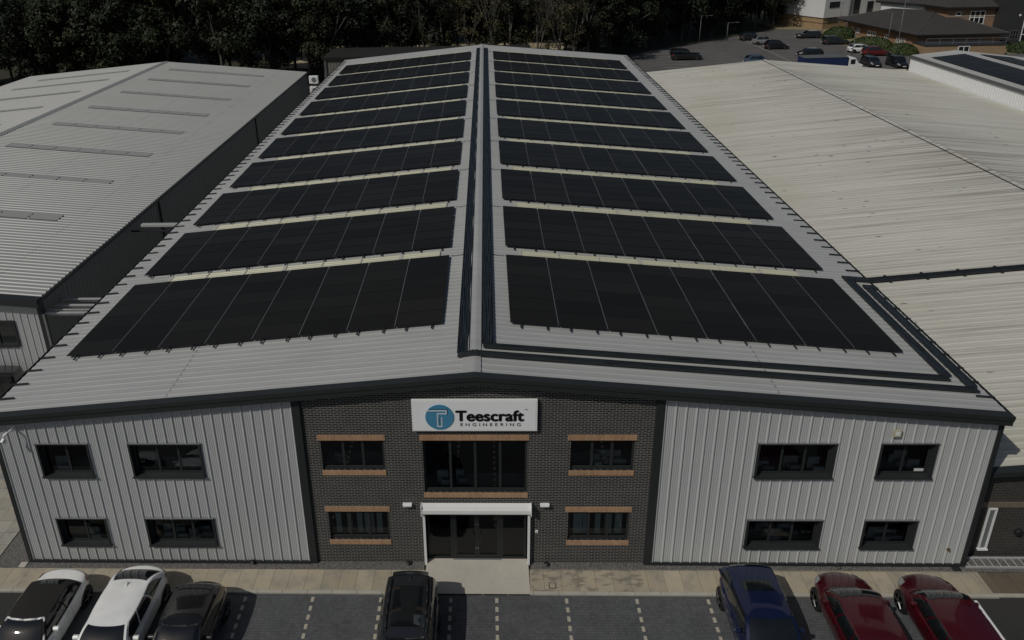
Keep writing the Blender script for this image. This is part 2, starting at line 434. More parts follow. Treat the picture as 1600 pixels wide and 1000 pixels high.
for i in range(9):
    y = 97 + i * 2.6
    m.box(38.0, 42.8, y, y + .09, -.03, -.022)
for i in range(9):
    y = 101 + i * 2.7
    m.box(28.6, 33.4, y - 6, y - 5.9, -.03, -.022)
for i in range(9):
    m.box(50.5, 55.5, 106 + i * 2.7, 106.1 + i * 2.7, -.03, -.022)
m.box(50.3, 50.45, 104, 130, -.03, -.022)
struct(m.build("car_park_markings", simple("worn white line", (.28, .28, .27), .8, var=.3)))
sheet("dry_verge", [(62, 143), (70.6, 140), (66, 130), (66, 118), (68, 108), (95, 108), (95, 175), (60, 175)], -.05, MT['straw'])
sheet("field", [(-36, 106), (15, 106), (15, 130), (-36, 130)], -.12, MT['field'])

# ------------------------------------------------------------------ main warehouse
RX, ZR, ZE = -.78, 8.40, 6.75
XL, XR = -18.05, 17.23
EL, ER = -18.12, 17.28
YF, YB = -.24, 72.6
SL = (ZR - ZE) / (RX - EL); SR = (ZR - ZE) / (ER - RX)
def rz_(x): return ZR - (RX - x) * SL if x < RX else ZR - (x - RX) * SR
def rib_profile(y0, y1, pitch, h, wtop=.03, wbase=.07):
    pr = []; y = y0
    while y < y1 - pitch * .5:
        pr += [(y, 0), (y + pitch * .5 - wbase, 0), (y + pitch * .5 - wtop, h), (y + pitch * .5 + wtop, h), (y + pitch * .5 + wbase, 0)]
        y += pitch
    pr.append((y1, 0)); return pr
def roof_sheet(name, xa, za, xb, zb, y0, y1, mat, parent, pitch=.333, h=.017):
    pr = rib_profile(y0, y1, pitch, h)
    vs = []; n = len(pr)
    for (y, d) in pr: vs.append((xa, y, za + d))
    for (y, d) in pr: vs.append((xb, y, zb + d))
    return MB().add(vs, [(i, i + n, i + n + 1, i + 1) for i in range(n - 1)]).build(name, mat, parent)
WH = tag(empty("warehouse", (RX, 0, 0)), "long grey warehouse with solar panelled roof and central dark brick entrance bay", "warehouse")
def wadd(o): o.location = (o.location.x - RX, o.location.y, o.location.z); return o
class Host:   # builds parts in world coordinates under a thing whose base is offset
    def __init__(s, root): s.root = root
    def b(s, mb, name, mat, parent=None, **kw):
        if parent is None:
            o = mb.build(name, mat, s.root, **kw); o.location = -Vector(s.root.location)
        else:
            o = mb.build(name, mat, parent, **kw)
        return o
H = Host(WH)
for nm, xa, xb in (("left", EL, RX), ("right", ER, RX)):
    o = roof_sheet("roof", xa, ZE, xb, ZR, YF + .05, YB, MT['roof'], WH); o.location = -Vector(WH.location)
H.b(MB().prism([(RX - .42, rz_(RX - .42) + .045), (RX - .04, ZR + .065), (RX + .04, ZR + .065), (RX + .22, rz_(RX + .22) + .05), (RX + .22, rz_(RX + .22)), (RX, ZR - .02), (RX - .42, rz_(RX - .42))], 1, .025, YB), "ridge_capping", MT['roof'])
# verge (barge) boards, front and back
def verge(y0, y1, name):
    for xa, xb in ((EL - .05, RX), (RX, ER + .05)):
        m = MB(); zt0, zt1 = rz_(xa) + .055, rz_(xb) + .055
        for (ya, yb, dz0, dz1) in ((y0, y1, 0, -.16), (y0 + .03, y1 - .01, -.16, -.38)):
            vs = [(xa, ya, zt0 + dz0), (xb, ya, zt1 + dz0), (xb, yb, zt1 + dz0), (xa, yb, zt0 + dz0), (xa, ya, zt0 + dz1), (xb, ya, zt1 + dz1), (xb, yb, zt1 + dz1), (xa, yb, zt0 + dz1)]
            m.add(vs, [(0, 1, 2, 3), (4, 7, 6, 5), (0, 4, 5, 1), (1, 5, 6, 2), (2, 6, 7, 3), (3, 7, 4, 0)])
        H.b(m, name, MT['anth'])
verge(-.30, 0.02, "barge_board"); verge(YB - .05, YB + .15, "barge_board")
# walls
def wall_strips(mb, breaks, depth, ztop, openings, yf, zb=.06, mi=0):
    """vertical strips of a profiled wall on the plane y=yf, skipping openings (x0,x1,z0,z1)"""
    bs = set(breaks)
    for o in openings: bs.add(o[0]); bs.add(o[1])
    bs = sorted(b for b in bs if breaks[0] <= b <= breaks[-1])
    for a, b in zip(bs, bs[1:]):
        if b - a < 1e-5: continue
        mid = (a + b) / 2; cuts = sorted((o[2], o[3]) for o in openings if o[0] < mid < o[1])
        z = zb; segs = []
        for c0, c1 in cuts: segs.append((z, c0)); z = c1
        segs.append((z, None))
        for s0, s1 in segs:
            za = ztop(a) if s1 is None else s1; zc = ztop(b) if s1 is None else s1
            mb.add([(a, yf - depth(a), s0), (b, yf - depth(b), s0), (b, yf - depth(b), zc), (a, yf - depth(a), za)], [(0, 1, 2, 3)], mi)
def clad_depth(x0, pitch=.357):
    def d(x):
        t = ((x - x0) / pitch) % 1.0 * pitch
        if t < .028: return .042 * t / .028
        if t < .058: return .042
        if t < .086: return .042 * (1 - (t - .058) / .028)
        for c in (.155, .225, .292):
            if abs(t - c) < .016: return .009
        return 0.0
    return d
def clad_breaks(x0, x1, pitch=.357):
    bs = [x1]; k = 0
    while x0 + k * pitch < x1:
        for t in (0, .028, .058, .086, .138, .140, .170, .172, .208, .210, .240, .242, .275, .277, .307, .309):
            xx = x0 + k * pitch + t
            if xx < x1: bs.append(xx)
        k += 1
    return sorted(set(bs))
WINS_C = [(-16.585, -14.67, 4.10, 5.50, 2), (-13.23, -10.61, 4.10, 5.50, 3), (-16.585, -14.67, .883, 2.11, 2), (-13.2, -10.6, .883, 2.11, 3),
          (9.06, 11.76, 4.10, 5.50, 3), (13.26, 15.205, 4.10, 5.50, 2), (9.06, 11.76, .883, 2.11, 3), (13.25, 15.16, .883, 2.11, 2)]
BL, BR = -6.88, 5.44
WINS_B = [(-6.30, -4.05, 4.30, 5.62, 3), (2.56, 4.81, 4.30, 5.62, 3), (-6.30, -4.05, 1.08, 2.43, 3), (2.56, 4.81, 1.08, 2.43, 3), (-2.66, 1.04, 3.30, 5.62, 4)]
for xa, xb in ((XL + .12, BL - .28), (BR + .28, XR - .12)):
    m = MB(); wall_strips(m, clad_breaks(xa, xb), clad_depth(xa), lambda x: rz_(x) - .05, [w_[:4] for w_ in WINS_C if xa < w_[0] < xb], 0.0, .08)
    H.b(m, "front_cladding", MT['clad'])
m = MB()
DOOR = (-2.70, 1.10, 0.0, 2.50)
wall_strips(m, [BL, BR], lambda x: 0.0, lambda x: 7.45, [w_[:4] for w_ in WINS_B] + [(DOOR[0], DOOR[1], -.1, DOOR[3])], .045, -.1)
# apex part of brickwork above 7.45 up to the soffit
m.add([(BL, .045, 7.45), (BR, .045, 7.45), (BR, .045, rz_(BR) - .06), (RX, .045, ZR - .06), (BL, .045, rz_(BL) - .06)], [(0, 1, 2, 3, 4)])
for (x0, x1, z0, z1, n) in WINS_B + [(DOOR[0], DOOR[1], -.1, DOOR[3], 0)]:
    y0, y1 = .045, .26
    m.add([(x0, y0, z0), (x0, y0, z1), (x0, y1, z1), (x0, y1, z0)], [(0, 1, 2, 3)])
    m.add([(x1, y0, z0), (x1, y1, z0), (x1, y1, z1), (x1, y0, z1)], [(0, 1, 2, 3)])
    m.add([(x0, y0, z1), (x1, y0, z1), (x1, y1, z1), (x0, y1, z1)], [(0, 1, 2, 3)])
    m.add([(x0, y0, z0), (x0, y1, z0), (x1, y1, z0), (x1, y0, z0)], [(0, 1, 2, 3)])
H.b(m, "brick_wall", MT['brick'])
# anthracite corner and junction trims, base drip
for xa, xb, y0, y1 in ((XL - .02, XL + .14, -.06, .2), (BL - .29, BL, -.055, .06), (BR, BR + .29, -.055, .06), (XR - .14, XR + .02, -.06, .2)):
    za, zb_ = rz_(xa) - .3, rz_(xb) - .3
    m = MB().add([(xa, y0, -.02), (xb, y0, -.02), (xb, y1, -.02), (xa, y1, -.02), (xa, y0, za), (xb, y0, zb_), (xb, y1, zb_), (xa, y1, za)],
                 [(0, 3, 2, 1), (4, 5, 6, 7), (0, 1, 5, 4), (1, 2, 6, 5), (2, 3, 7, 6), (3, 0, 4, 7)])
    H.b(m, "corner_trim" if abs(xa) > 10 else "wall_trim", MT['anth'])
H.b(MB().box(XL + .14, BL - .29, -.07, .02, -.02, .10), "base_flashing", MT['anth'])
H.b(MB().box(BR + .29, XR - .14, -.07, .02, -.02, .10), "base_flashing", MT['anth'])
for x, s in ((XL, -1), (XR, 1)):
    m = MB(); d = clad_depth(.2); bs = clad_breaks(.2, YB, .4)
    bs = [b for i, b in enumerate(bs)]
    prof = rib_profile(.2, YB, .4, .035)
    n = len(prof)
    m.add([(x - s * .06 + s * q, y, -.1) for y, q in prof] + [(x - s * .06 + s * q, y, ZE - .03) for y, q in prof], [(i, i + 1, i + 1 + n, i + n) for i in range(n - 1)])
    H.b(m, "side_wall", MT['clad'])
H.b(MB().add([(XL, YB - .05, -.1), (XR, YB - .05, -.1), (XR, YB - .05, ZE), (RX, YB - .05, ZR - .05), (XL, YB - .05, ZE)], [(0, 1, 2, 3, 4)]), "rear_wall", MT['clad'])
# gutters
for x, s in ((EL, -1), (ER, 1)):
    m = MB().prism([(x - s * .02, ZE - .02), (x - s * .02, ZE - .17), (x + s * .10, ZE - .17), (x + s * .12, ZE + .0), (x + s * .10, ZE + .0), (x + s * .09, ZE - .15), (x, ZE - .15), (x, ZE - .02)], 1, YF, YB)
    g = H.b(m, "gutter", MT['anth'])
    nb_ = 78
    bm_ = MB().add([(-.02, -.03, .0), (.62, -.03, .0), (.62, .03, .0), (-.02, .03, .0), (-.02, -.03, .05), (.62, -.03, .05), (.62, .03, .05), (-.02, .03, .05)],
                   [(0, 3, 2, 1), (4, 5, 6, 7), (0, 1, 5, 4), (1, 2, 6, 5), (2, 3, 7, 6), (3, 0, 4, 7)])
    first = None
    for i in range(nb_):
        if s > 0 and 1.5 < .84 + i * .915 < 9.2 and False: continue
        if first is None: first = bm_.build("eave_strap", MT['anth'], WH); o = first
        else: o = first.copy(); COL.objects.link(o)
        o.location = (x - s * (-.10) - RX, .84 + i * .915, ZE + .035)
        ang = math.atan(SL if s < 0 else SR)
        o.rotation_euler = (0, -ang, 0) if s < 0 else (0, -ang, math.pi)
        if s > 0: o.rotation_euler = (0, ang, 0); o.location = (x - .56 - RX, .84 + i * .915, rz_(x - .56) + .035)
        else: o.location = (x - .06 - RX, .84 + i * .915, rz_(x - .06) + .035)

# windows
def cladding_window(x0, x1, z0, z1, n):
    t = .07; yo = -.075
    m = MB(); m.box(x0 - .01, x1 + .01, yo, .06, z1 - .01, z1 + .035); m.box(x0, x0 + t, yo, .06, z0, z1 - .01); m.box(x1 - t, x1, yo, .06, z0, z1 - .01)
    fr = H.b(m, "window", MT['anth'])
    # the top flashing catches light as bare grey metal
    MB().box(x0 - .015, x1 + .015, yo - .012, yo + .03, z1 + .035, z1 + .065).build("head_flashing", MT['galv'], fr)
    MB().box(x0 - .02, x1 + .03, yo - .05, .16, z0 - .05, z0).build("sill", MT['anth'], fr)
    m = MB()
    xi0, xi1, zi0, zi1 = x0 + t, x1 - t, z0, z1 - .01
    m.box(xi0, xi0 + .01, .06, .2, zi0, zi1); m.box(xi1 - .01, xi1, .06, .2, zi0, zi1); m.box(xi0 + .01, xi1 - .01, .06, .2, zi1 - .01, zi1)
    f = .075
    m.box(xi0 + .01, xi0 + .01 + f, .15, .2, zi0, zi1 - .01); m.box(xi1 - .01 - f, xi1 - .01, .15, .2, zi0, zi1 - .01)
    a, b = xi0 + .01 + f, xi1 - .01 - f
    m.box(a, b, .15, .2, zi0, zi0 + f); m.box(a, b, .15, .2, zi1 - .01 - f, zi1 - .01)
    for k in range(1, n):
        c = a + (b - a) * k / n; m.box(c - .04, c + .04, .152, .198, zi0 + f, zi1 - .01 - f)
    m.build("frame", MT['anth'], fr)
    MB().add([(a, .178, zi0 + f), (b, .178, zi0 + f), (b, .178, zi1 - f), (a, .178, zi1 - f)], [(0, 1, 2, 3)]).build("pane", MT['glass'], fr)
    room(a, b, zi0 + f, zi1 - f, fr, n)
def room(a, b, z0, z1, fr, n, blinds=False):
    y0, y1 = .21, 3.2
    m = MB().add([(a - .3, y0, z0 - .5), (b + .3, y0, z0 - .5), (b + .3, y1, z0 - .5), (a - .3, y1, z0 - .5), (a - .3, y0, z1 + .3), (b + .3, y0, z1 + .3), (b + .3, y1, z1 + .3), (a - .3, y1, z1 + .3)],
                 [(0, 1, 2, 3), (4, 7, 6, 5), (1, 5, 6, 2), (2, 6, 7, 3), (3, 7, 4, 0)])
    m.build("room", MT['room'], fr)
    m = MB()
    if blinds:
        k = 5
        for i in range(k):
            c = a + (b - a) * (i + .75) / (k + .5) + rnd.uniform(-.05, .05); w2 = rnd.choice((.10, .13, .17))
            m.box(c - w2, c + w2, .27, .285, z0 + .02, z1 - .22)
        m.build("blind", MT['blind'], fr)
    else:
        for i in range(rnd.randint(2, 4)):
            c = rnd.uniform(a + .2, b - .2); q = rnd.uniform(.12, .3); h = rnd.uniform(.1, .45)
            yy = rnd.uniform(.35, .8)
            m.box(c - q, c + q, yy, yy + .06, z0 - .1, z0 + h)
            m.box(c - q * .3, c + q * 1.6, yy - .2, yy - .1, z0 - .1, z0 + h * .35)
        m.box(a - .1, b + .1, .45, 1.1, z0 - .2, z0 - .15)
        m.build("desk", MT['room_lit'], fr)
for w_ in WINS_C: cladding_window(*w_)
def brick_window(x0, x1, z0, z1, n, blinds):
    f = .07
    m = MB(); m.box(x0, x0 + f, .14, .2, z0, z1); m.box(x1 - f, x1, .14, .2, z0, z1)
    m.box(x0 + f, x1 - f, .14, .2, z1 - f, z1); m.box(x0 + f, x1 - f, .12, .2, z0, z0 + .12)
    for k in range(1, n):
        c = x0 + f + (x1 - x0 - 2 * f) * k / n; m.box(c - .045, c + .045, .142, .198, z0 + .12, z1 - f)
    fr = H.b(m, "window", MT['anth'])
    MB().add([(x0 + f, .175, z0 + .12), (x1 - f, .175, z0 + .12), (x1 - f, .175, z1 - f), (x0 + f, .175, z1 - f)], [(0, 1, 2, 3)]).build("pane", MT['glass'], fr)
    MB().box(x0 - .10, x1 + .06, .02, .10, z1 + .0, z1 + .225).build("lintel", MT['buff'], fr)
    MB().box(x0 - .04, x1 + .03, .01, .139, z0 - .20, z0 - .002).build("sill", MT['buff'], fr)
    room(x0 + f, x1 - f, z0 + .12, z1 - f, fr, n, blinds)
for i, w_ in enumerate(WINS_B): brick_window(*w_, blinds=i in (2, 3))
# entrance
x0, x1, z0, z1 = -2.64, 1.04, .085, 2.5
m = MB()
def eb(a, b, c, d): m.box(a, b, .13, .20, c, d)
eb(x0, x0 + .08, z0, z1); eb(x1 - .08, x1, z0, z1); eb(x0 + .08, x1 - .08, 2.28, z1)
for c in (x0 + .93, x1 - .93): eb(c - .07, c + .07, z0, 2.28)
eb(x0 + .08, x0 + .86, z0, z0 + .1); eb(x1 - .86, x1 - .08, z0, z0 + .1)
ent = H.b(m, "entrance_screen", MT['dark_door'])
MB().add([(x0 + .08, .17, z0 + .1), (x0 + .86, .17, z0 + .1), (x0 + .86, .17, 2.28), (x0 + .08, .17, 2.28)], [(0, 1, 2, 3)]).build("side_pane", MT['glass'], ent)
MB().add([(x1 - .86, .17, z0 + .1), (x1 - .08, .17, z0 + .1), (x1 - .08, .17, 2.28), (x1 - .86, .17, 2.28)], [(0, 1, 2, 3)]).build("side_pane", MT['glass'], ent)
dm = (x0 + x1) / 2
for a, b, s in ((x0 + 1.0, dm, 1), (dm, x1 - 1.0, -1)):
    m = MB(); q = .085
    m.box(a + .005, a + q, .12, .165, z0 + .01, 2.27); m.box(b - q, b - .005, .12, .165, z0 + .01, 2.27); m.box(a + q, b - q, .12, .165, z0 + .01, z0 + .2); m.box(a + q, b - q, .12, .165, 2.17, 2.27)
    d_ = H.b(m, "door", MT['dark_door'])
    MB().add([(a + q, .15, z0 + .2), (b - q, .15, z0 + .2), (b - q, .15, 2.17), (a + q, .15, 2.17)], [(0, 1, 2, 3)]).build("pane", MT['glass'], d_)
    hx = b - .13 if s > 0 else a + .13
    m = MB().bar((hx, .07, .95), (hx, .07, 1.35), .014, 8); m.bar((hx, .07, 1.0), (hx, .13, 1.0), .01, 6); m.bar((hx, .07, 1.3), (hx, .13, 1.3), .01, 6)
    m.build("handle", MT['dark_door'], d_)
    m = MB().lathe([(.03, 0), (.03, .02)], 12, 1, (b - .04 if s > 0 else a + .04, .10, 1.75)); m.lathe([(.025, 0), (.025, .02)], 12, 1, (b - .04 if s > 0 else a + .04, .10, .62))
    m.build("lock", MT['chrome'], d_)
H.b(MB().box(x0 + .93, x1 - .93, .06, .129, .07, .10), "threshold", MT['galv'])
m = MB().add([(x0 - .5, .21, -.02), (x1 + .5, .21, -.02), (x1 + .5, 5, -.02), (x0 - .5, 5, -.02), (x0 - .5, .21, 2.7), (x1 + .5, .21, 2.7), (x1 + .5, 5, 2.7), (x0 - .5, 5, 2.7)], [(0, 1, 2, 3), (4, 7, 6, 5), (1, 5, 6, 2), (2, 6, 7, 3), (3, 7, 4, 0)])
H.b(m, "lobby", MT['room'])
# rooflights between the arrays
ARR_Y = [(3.42, 9.60)] + [(10.62 + 6.44 * k, 10.62 + 6.44 * k + 5.27) for k in range(9)]
for k in range(10):
    ya = ARR_Y[k][1] + .22; yb = (ARR_Y[k + 1][0] if k < 9 else ya + 1.0) - .20
    if k == 9: ya += .15
    for (xa, xb) in ((-15.5, -2.55), (1.15, 14.1)):
        m = MB(); n = 7; L_ = (xb - xa) / n
        for i in range(n):
            a, b = xa + i * L_, xa + (i + 1) * L_ + .05
            pr = rib_profile(ya, yb, (yb - ya) / 3, .03, .03, .06); q = len(pr); dz = .012 if i % 2 else .018
            m.add([(a, y, rz_(a) + dz + d + .004) for y, d in pr] + [(b, y, rz_(b) + dz + d + .004) for y, d in pr], [(j, j + q, j + q + 1, j + 1) for j in range(q - 1)])
        rl = H.b(m, "rooflight", MT['rooflight'])
        m = MB()
        for i in range(n + 1):
            a = xa + i * L_ - .02; w3 = .07 if i % 3 else .16
            if i < n: m.add([(a + w3, ya + .01, rz_(a + w3) + .058), (a + L_, ya + .01, rz_(a + L_) + .058), (a + L_, ya + .03, rz_(a + L_) + .058), (a + w3, ya + .03, rz_(a + w3) + .058)], [(0, 1, 2, 3)])
            m.add([(a, ya, rz_(a) + .062), (a + w3, ya, rz_(a + w3) + .062), (a + w3, yb, rz_(a + w3) + .062), (a, yb, rz_(a) + .062)], [(0, 1, 2, 3)])
        m.build("lap_strip", simple("pale sealing lap", (.62, .61, .53), .5) if 'lap' not in MT else MT['lap'], rl)
        if 'lap' not in MT: MT['lap'] = rl.children[0].data.materials[0]

# ------------------------------------------------------------------ solar arrays
PW, PH_, PT = 1.815, 1.015, .035
def panel_mesh():
    m = MB().box(-PW / 2, PW / 2, -PH_ / 2, PH_ / 2, 0, PT - .004, 1); e = .018
    m.add([(-PW / 2 + e, -PH_ / 2 + e, PT), (PW / 2 - e, -PH_ / 2 + e, PT), (PW / 2 - e, PH_ / 2 - e, PT), (-PW / 2 + e, PH_ / 2 - e, PT)], [(0, 1, 2, 3)], 0)
    for a, b, c, d in ((-PW / 2, PW / 2, -PH_ / 2, -PH_ / 2 + e), (-PW / 2, PW / 2, PH_ / 2 - e, PH_ / 2), (-PW / 2, -PW / 2 + e, -PH_ / 2 + e, PH_ / 2 - e), (PW / 2 - e, PW / 2, -PH_ / 2 + e, PH_ / 2 - e)):
        m.add([(a, c, PT + .001), (b, c, PT + .001), (b, d, PT + .001), (a, d, PT + .001)], [(0, 1, 2, 3)], 1)
    o = m.build("solar_panel", [MT['pv'], MT['pvframe']]); me = o.data; bpy.data.objects.remove(o); return me
PM = panel_mesh()
RM = {}
def rail_mesh(L_):
    if round(L_, 2) not in RM:
        o = MB().box(-.025, .025, -.26, L_ + .08, -.05, -.002).build("mounting_rail", MT['railalu']); RM[round(L_, 2)] = o.data; bpy.data.objects.remove(o)
    return RM[round(L_, 2)]
ORD = ["first", "second", "third", "fourth", "fifth", "sixth", "seventh", "eighth", "ninth", "rearmost"]
for side in (0, 1):
    xa, xb = (-17.02, -1.98) if side == 0 else (.48, 15.55)
    sl = SL if side == 0 else -SR
    ang = -math.atan(sl)
    for k, (ya, yb) in enumerate(ARR_Y):
        nrow = 6 if k == 0 else 5
        xm = (xa + xb) / 2
        o = empty("solar_array", (xm, ya, rz_(xm) + .115)); o.rotation_euler = (0, ang, 0)
        sd_ = "left" if side == 0 else "right"
        lab = f"{ORD[k]} black solar panel array counted from the front on the {sd_} roof slope" if 0 < k < 9 else (
            f"black solar panel array nearest the front gable on the {sd_} roof slope" if k == 0 else f"rearmost black solar panel array on the {sd_} roof slope")
        tag(o, lab, "solar panels", "solar arrays in rows on the main warehouse roof")
        pitch_x = (xb - xa) / 8; pitch_y = (yb - ya) / nrow
        for c in range(8):
            X = (c + .5) * pitch_x - (xb - xa) / 2
            for dx in (-.5, .5):
                rl = bpy.data.objects.new("mounting_rail", rail_mesh(yb - ya)); COL.objects.link(rl); rl.parent = o; rl.location = (X + dx, 0, 0)
            if c < 7:
                key = ('clamp', round(yb - ya, 2))
                if key not in RM:
                    t = MB(); yy = .02
                    while yy < yb - ya - .1:
                        t.box(-.016, .016, yy, min(yb - ya - .02, yy + pitch_y), .026, .032 + .003 * (len(t.f) % 12 > 5)); yy += pitch_y
                    t = t.build("clamp_strip", MT['clamp']); RM[key] = t.data; bpy.data.objects.remove(t)
                cs = bpy.data.objects.new("clamp_strip", RM[key]); COL.objects.link(cs); cs.parent = o; cs.location = (X + pitch_x / 2, 0, 0)
            for r_ in range(nrow):
                p = bpy.data.objects.new("solar_panel", PM); COL.objects.link(p); p.parent = o
                p.location = (X + rnd.uniform(-.004, .004), (r_ + .5) * pitch_y, rnd.uniform(0, .003)); p.rotation_euler = (rnd.uniform(-.003, .003), rnd.uniform(-.002, .002), 0)

# ------------------------------------------------------------------ cable trays
def tray(name, pts, wdt, label, mat, cabs=6):
    """flat tray along a polyline of (x,y,z-offset points on the roof) with cables lying in it"""
    root = tag(empty(name, pts[0]), label, "cable tray", "cable trays on the warehouse roof"); inv = -Vector(pts[0])
    m = MB(); mc = MB()
    for a, b in zip(pts, pts[1:]):
        a, b = Vector(a), Vector(b); d = (b - a); L_ = d.length; d.normalize()
        s = d.cross(Vector((0, 0, 1))).normalized(); u = s.cross(d)
        e = d * (wdt / 2 - .002)
        a2, b2 = (a - e if a != Vector(pts[0]) else a), b + (e if b != Vector(pts[-1]) else Vector((0, 0, 0)))
        for (s0, s1, u0, u1) in ((-wdt / 2, wdt / 2, 0, .006), (-wdt / 2, -wdt / 2 + .008, .006, .07), (wdt / 2 - .008, wdt / 2, .006, .07)):
            vs = [a2 + s * s0 + u * u0, b2 + s * s0 + u * u0, b2 + s * s1 + u * u0, a2 + s * s1 + u * u0, a2 + s * s0 + u * u1, b2 + s * s0 + u * u1, b2 + s * s1 + u * u1, a2 + s * s1 + u * u1]
            m.add(vs, [(0, 3, 2, 1), (4, 5, 6, 7), (0, 1, 5, 4), (1, 2, 6, 5), (2, 3, 7, 6), (3, 0, 4, 7)])
        n = max(3, int(L_ / .8))
        for c in range(cabs):
            base = (-.5 + (c + .5) / cabs) * (wdt - .06); ph = rnd.uniform(0, 6)
            P_ = [a2 + d * ((b2 - a2).length * i / n) + s * (base + .022 * math.sin(ph + i * 1.3)) + u * (.035 + .02 * math.sin(ph * 2 + i * 2.1)) for i in range(n + 1)]
            mc.tube(P_, rnd.uniform(.016, .028), 5)
        bands = MB()
    t = m.build("tray", MT['anth'], root); t.location = inv
    c = mc.build("cables", mat, root); c.location = inv
    return root
def onroof(x, y, h=.06): return (x, y, rz_(x) + h)
tray("cable_tray", [onroof(RX - .42, 69.8), onroof(RX - .42, 1.25)], .42, "wide black cable tray running along the left side of the roof ridge", MT['cable'], 8)
tray("cable_tray", [onroof(RX + .46, 69.8), onroof(RX + .46, 1.85)], .42, "wide black cable tray running along the right side of the roof ridge", MT['cable'], 8)
tray("cable_tray", [onroof(RX - .60, 1.10, .07), onroof(RX, 1.10, .10), onroof(16.95, 1.16, .07)], .26, "black cable tray nearest the front gable, running down the right roof slope", MT['cable_x'], 5)
tray("cable_tray", [onroof(RX + .30, 1.68, .075), onroof(16.3, 1.80, .075)], .26, "black cable tray behind the front one on the right roof slope", MT['cable_x'], 5)
tray("cable_tray", [onroof(16.3, 1.95), onroof(16.3, 9.9), onroof(17.3, 9.9)], .36, "inner black cable tray beside the first array along the right eave", MT['cable'], 7)
tray("cable_tray", [onroof(16.88, 1.35), onroof(16.88, 9.1), onroof(17.3, 9.1)], .34, "outer black cable tray along the right eave near the front corner", MT['cable'], 7)
BE = lambda x: 3.95 + .090 * (x - 18) if x < 35.3 else 3.95 + .09 * (35.3 - 18) - .09 * (x - 35.3)
r_ = tray("cable_tray", [(18.0, 14.95, BE(18.0) + .12), (34.8, 14.95, BE(34.8) + .12)], .42, "dark cable tray crossing the beige weathered roof of the right hand building", MT['cable_x'], 6)
m = MB()
for i in range(9): m.box(19.2 + i * 1.9, 19.32 + i * 1.9, 14.65, 15.4, BE(19.2 + i * 1.9) + .04, BE(19.2 + i * 1.9) + .14)
o = m.build("tray_foot", MT['anth'], r_); o.location = -Vector(r_.location)
# thin string cables from each array to the ridge trays
for k, (ya, yb) in enumerate(ARR_Y):
    for x0_, x1_, sd_ in ((-1.98, -1.40, "left"), (.48, -.08, "right")):
        y = (yb + .12)
        P_ = [onroof(x0_ + (x1_ - x0_) * t, y - .10 * math.sin(math.pi * t) + .05 * t, .06) for t in (0, .2, .4, .6, .8, 1)]
        o = MB().tube(P_, .014, 5).build("string_cable", MT['black'])
        tag(o, f"thin black cable from the {ORD[k]} {sd_} solar array to the ridge tray", "cable", "string cables joining arrays to the ridge trays")

# ------------------------------------------------------------------ sign, shutter, small fittings
SG = tag(empty("company_sign", (-.80, -.10, 6.11)), "white company sign with round blue logo above the central window", "sign")
W2_, Hh = 2.17, 1.28
p = MB().box(-W2_, W2_, 0, .10, 0, Hh).build("panel", MT['white'], SG, bevel=.008)
MB().box(-W2_ + .06, W2_ - .06, -.004, 0, .05, Hh - .05).build("face", simple("sign face white", (.86, .88, .89), .4, var=.02), p)
INK = simple("black lettering", (.008, .008, .009), .35, var=.05)
BLUE = simple("logo blue", (.085, .33, .54), .4, var=.04)
def text_mesh(txt, name, size_h, width, cx, cz, bold, mat, parent, spacing=1.0, y=-.012):
    cu = bpy.data.curves.new(name, 'FONT'); cu.body = txt; cu.size = 1; cu.offset = 0; cu.extrude = .004; cu.space_character = spacing
    cu.align_x = 'CENTER'; cu.fill_mode = 'BOTH'
    tmp = bpy.data.objects.new(name + "_src", cu); COL.objects.link(tmp)
    bpy.context.view_layer.update()
    me = bpy.data.meshes.new_from_object(tmp.evaluated_get(bpy.context.evaluated_depsgraph_get()))
    bpy.data.objects.remove(tmp)
    if name == "lettering" and bold > .01:
        bm_ = bmesh.new(); n0 = 0
        for k, (dx, dy) in enumerate(((0, 0), (.045, 0), (-.045, 0), (0, .03), (0, -.03), (.03, .02), (-.03, -.02))):
            b2 = me.copy(); b2.transform(Matrix.Translation((dx, dy, .0012 * k))); bm_.from_mesh(b2); bpy.data.meshes.remove(b2)
        me2 = bpy.data.meshes.new(name); bm_.to_mesh(me2); bm_.free(); me = me2
    xs = [v.co.x for v in me.vertices]; ys = [v.co.y for v in me.vertices]
    sx = width / (max(xs) - min(xs)); sy = size_h / (max(ys) - min(ys)); mx = (max(xs) + min(xs)) / 2; my = (max(ys) + min(ys)) / 2
    for v in me.vertices:
        X_, Y_, Z_ = v.co; v.co = ((X_ - mx) * sx + cx, y - Z_, (Y_ - my) * sy + cz)
    me.materials.clear(); me.materials.append(mat)
    o = bpy.data.objects.new(name, me); COL.objects.link(o); o.parent = parent; return o
